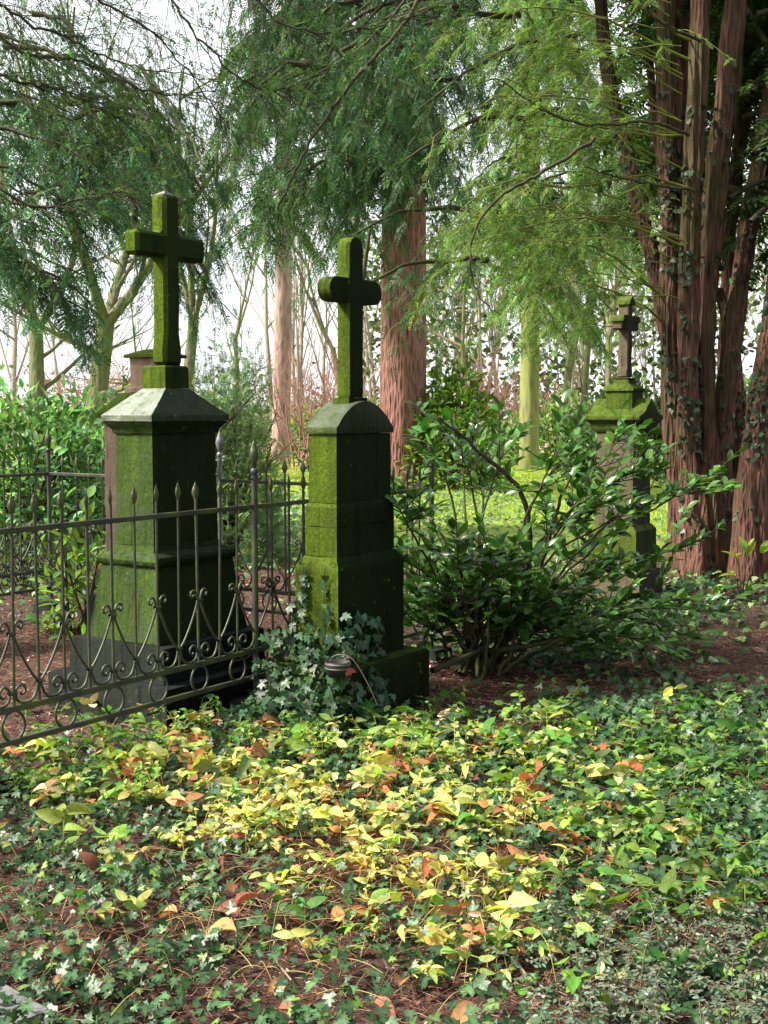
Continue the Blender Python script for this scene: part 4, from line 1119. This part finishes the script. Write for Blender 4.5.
# left face (local x=-.3025), vines rising
for v0, zt in ((.11, .80), (.06, .78), (-.02, .52), (-.10, .45), (.14, .62), (.02, .40), (-.05, .74)):
    n = 12; z = np.linspace(.2, zt, n); yv = v0+np.cumsum(rng.normal(0, .008, n))
    pos = Cm+E1*(-.3025-.012)+np.outer(yv, E2)+np.outer(z, [0, 0, 1.])
    V, Q = tubes([pos-to], [np.full(n, .002)], 4); wd.add(V, Q)
    q = spline(pos, 26 if zt < .7 else 20); ivy_on(q+rng.normal(0, .01, q.shape), -E1)
n = 430; z = .02+.46*rnd(n)**1.5; yv = rnd(n, -.30, .26); off = .0+.16*(1-z/.6)*rnd(n)
pos = Cm+np.outer(np.where(z < .33, -.42, -.33)-off, E1)+np.outer(yv, E2)+np.outer(z, [0, 0, 1.]); ivy_on(pos, norm(-E1+[0, 0, .5]))
n = 110; z = .0+.30*rnd(n)**1.4; xv = rnd(n, -.42, -.12); off = .02+.12*(1-z/.5)*rnd(n)
pos = Cm+np.outer(xv, E1)+np.outer(-.245-off, E2)+np.outer(z, [0, 0, 1.]); ivy_on(pos, norm(-E2+[0, 0, .5]), col=(.035, .075, .04))
n = 90; z = rnd(n, .3, .6); xv = rnd(n, -.36, 0.); pos = Cm+np.outer(xv, E1)+np.outer(rnd(n, -.20, -.15), E2)+np.outer(z*.8+.1, [0, 0, 1.]); ivy_on(pos, -E2, col=(.035, .08, .045))
# trailing ivy heap at its foot, left
n = 520; P = Cm+np.outer(rnd(n, -.75, -.35), E1)+np.outer(rnd(n, -.35, .40), E2); P[:, 2] = .03+.20*np.clip(1-((P-(Cm-.45*E1))**2).sum(1)/.16, 0, 1)*rnd(n, .5, 1)
ivy_on(P, np.array([-.2, -.3, 1.]))
iv.build('leaves', M['ivy'], t); wd.build('vines', M['wire'], t)

# wire-handled basket in the ivy
b0 = at(338, 664, 6.22)
t = empty('grave_basket', tuple(b0-[0, 0, .06]), 0, label='small dark basket with pale bands and wire handle, sunk in ivy before the middle gravestone', cat='basket')
def lathe(name, prof, mat, parent, n=24, loc=(0, 0, 0)):
    th = np.arange(n)*2*math.pi/n; V = np.array([[(r_*math.cos(a_)+loc[0], r_*math.sin(a_)+loc[1], z_+loc[2]) for a_ in th] for r_, z_ in prof]).reshape(-1, 3)
    I = np.arange(len(V)).reshape(len(prof), n); Q = np.stack([I[:-1], np.roll(I[:-1], -1, 1), np.roll(I[1:], -1, 1), I[1:]], -1).reshape(-1, 4)
    return mesh_np(name, V, [Q], mat, parent, smooth=True)
t.scale = (.8, .8, .8)
lathe('bowl', [(.0, 0), (.06, 0), (.075, .05), (.078, .09), (.072, .09), (.06, .03), (0, .025)], M['dark_tin'], t)
for z in (.052, .078): lathe('band', [(.0765, z-.004), (.081, z-.003), (.081, z+.003), (.0765, z+.004)], M['pale_band'], t)
c = spline([(-.05, 0, .09), (-.03, 0, .12), (.03, -.02, .135), (.10, -.04, .10), (.18, -.06, -.03), (.24, -.08, -.16)], 26)
V, Q = tubes([c], [np.full(26, .004)], 6); a = Acc(); a.add(V, Q); a.build('handle', M['wire'], t, smooth=True)
V, Q = place(OV, OF, np.array([[.062, -.05, .06], [.07, -.05, .05], [.06, -.055, .045]]), np.array([[.3, -.2, -.8], [.8, 0, -.3], [-.2, -.1, -1.]]), np.array([[0, -1., .2]]*3), np.array([.05, .045, .04]))
a = Acc(); a.add(V, Q); a.build('ribbon', M['red_ribbon'], t)

# dark hose-like pipe on the ground behind the railing foot
c = spline([gnd(196, 725)+[0, 0, .03], gnd(215, 712)+[0, 0, .035], gnd(238, 703)+[0, 0, .03]], 20)
V, Q = tubes([c], [np.full(20, .028)], 14); a = Acc(); a.add(V, Q)
a.build('pipe', M['pipe_green'], smooth=True, label='short dark green pipe lying at the foot of the railing post', cat='pipe')
# fallen twig leaning through the railing
c = spline([gnd(150, 740)+[0, 0, .12], gnd(215, 710)+[0, 0, .20], gnd(262, 700)+[0, 0, .28]], 20)+rng.normal(0, .004, (20, 3))
V, Q = tubes([c], [np.linspace(.007, .004, 20)], 5); a = Acc(); a.add(V, Q)
a.build('fallen_twig', M['twig'], label='pale fallen twig leaning on the lower rail near the railing post', cat='twig')
# kerb stone bottom left
ka = gnd(0, 994); kb = gnd(52, 1024); kd = norm(kb-ka); kn = np.array([kd[1], -kd[0], 0]); kn = kn if kn[1] < 0 else -kn
kc = ka+kd*(-.15)+kn*.075
t_ = loft('kerb_stone', [(-.06, .42, .06), (.05, .42, .06)], M['kerb'], None, bev=.008)
t_.location = (kc[0], kc[1], 0); t_.rotation_euler = (0, 0, math.atan2(kd[1], kd[0])); setp(t_, label='grey granite kerb stone poking in at the bottom left corner', cat='kerb stone')

# grey-green small-leaved shrub, bottom right
bb = gnd(700, 1000)
t = empty('cotoneaster_shrub', tuple(bb), 0, label='low grey-green shrub with tiny leaves in the bottom right corner', cat='shrub')
st = Acc(); lf = Acc(); Ps = []
for i in range(230):
    p0 = np.array([rng.uniform(-.55, .45), rng.uniform(-.45, .42), .0]); px_, py_ = proj((p0+bb)[None])
    if px_[0] < 560+rng.uniform(-60, 60)-(py_[0]-950)*.5: continue
    th = rng.uniform(0, 6.28); L_ = rng.uniform(.12, .26); e = p0+[math.cos(th)*L_*.8, math.sin(th)*L_*.8, rng.uniform(.05, .15)]
    Ps.append(spline([p0, (p0+e)/2+[0, 0, .06], e], 12))
Ps = np.array(Ps); V, Q = tubes(Ps, np.full((len(Ps), 12), .0015), 3); st.add(V, Q, (.12, .08, .05))
for k in range(1, 12):
    n = len(Ps)
    for s_ in (-1, 1):
        tg = norm(Ps[:, k]-Ps[:, k-1]); sd = norm(np.cross(tg, [0, 0, 1.]))*s_
        V, Q = place(OV4, OF4, Ps[:, k]+rng.normal(0, .002, (n, 3)), norm(sd+tg*.4+rng.normal(0, .3, (n, 3))), norm(np.array([0, -.2, 1.])+rng.normal(0, .4, (n, 3))), rnd(n, .012, .022), rnd(n, .010, .016))
        lf.add(V, Q, colvar(n, len(OV4), (.10, .14, .09), .25))
st.build('stems', M['stem'], t); lf.build('leaves', M['ivy'], t)

# sapling at right
b = at(742, 600, 10.6)*[1, 1, 0]
t = empty('young_sapling', tuple(b), 0, label='thin young sapling with a few bright leaves at the right edge, before the yew', cat='sapling')
wd = Acc(); lf = Acc()
for x, y in ((735, 555), (750, 540), (765, 548), (728, 575), (716, 590)):
    e = at(x, y, 10.5)-b; c = spline([[0, 0, 0], e*.5+[0, 0, .1], e], 10); V, Q = tubes([c], [np.linspace(.006, .002, 10)], 4); wd.add(V, Q)
    leaves_on(c[4:], .06, (.08, .15), np.array([.20, .30, .05]), lf)
wd.build('stem', M['twig'], t); lf.build('leaves', M['softleaf'], t)
print('tris', sum(len(o.data.polygons) for o in bpy.data.objects if o.type == 'MESH'))
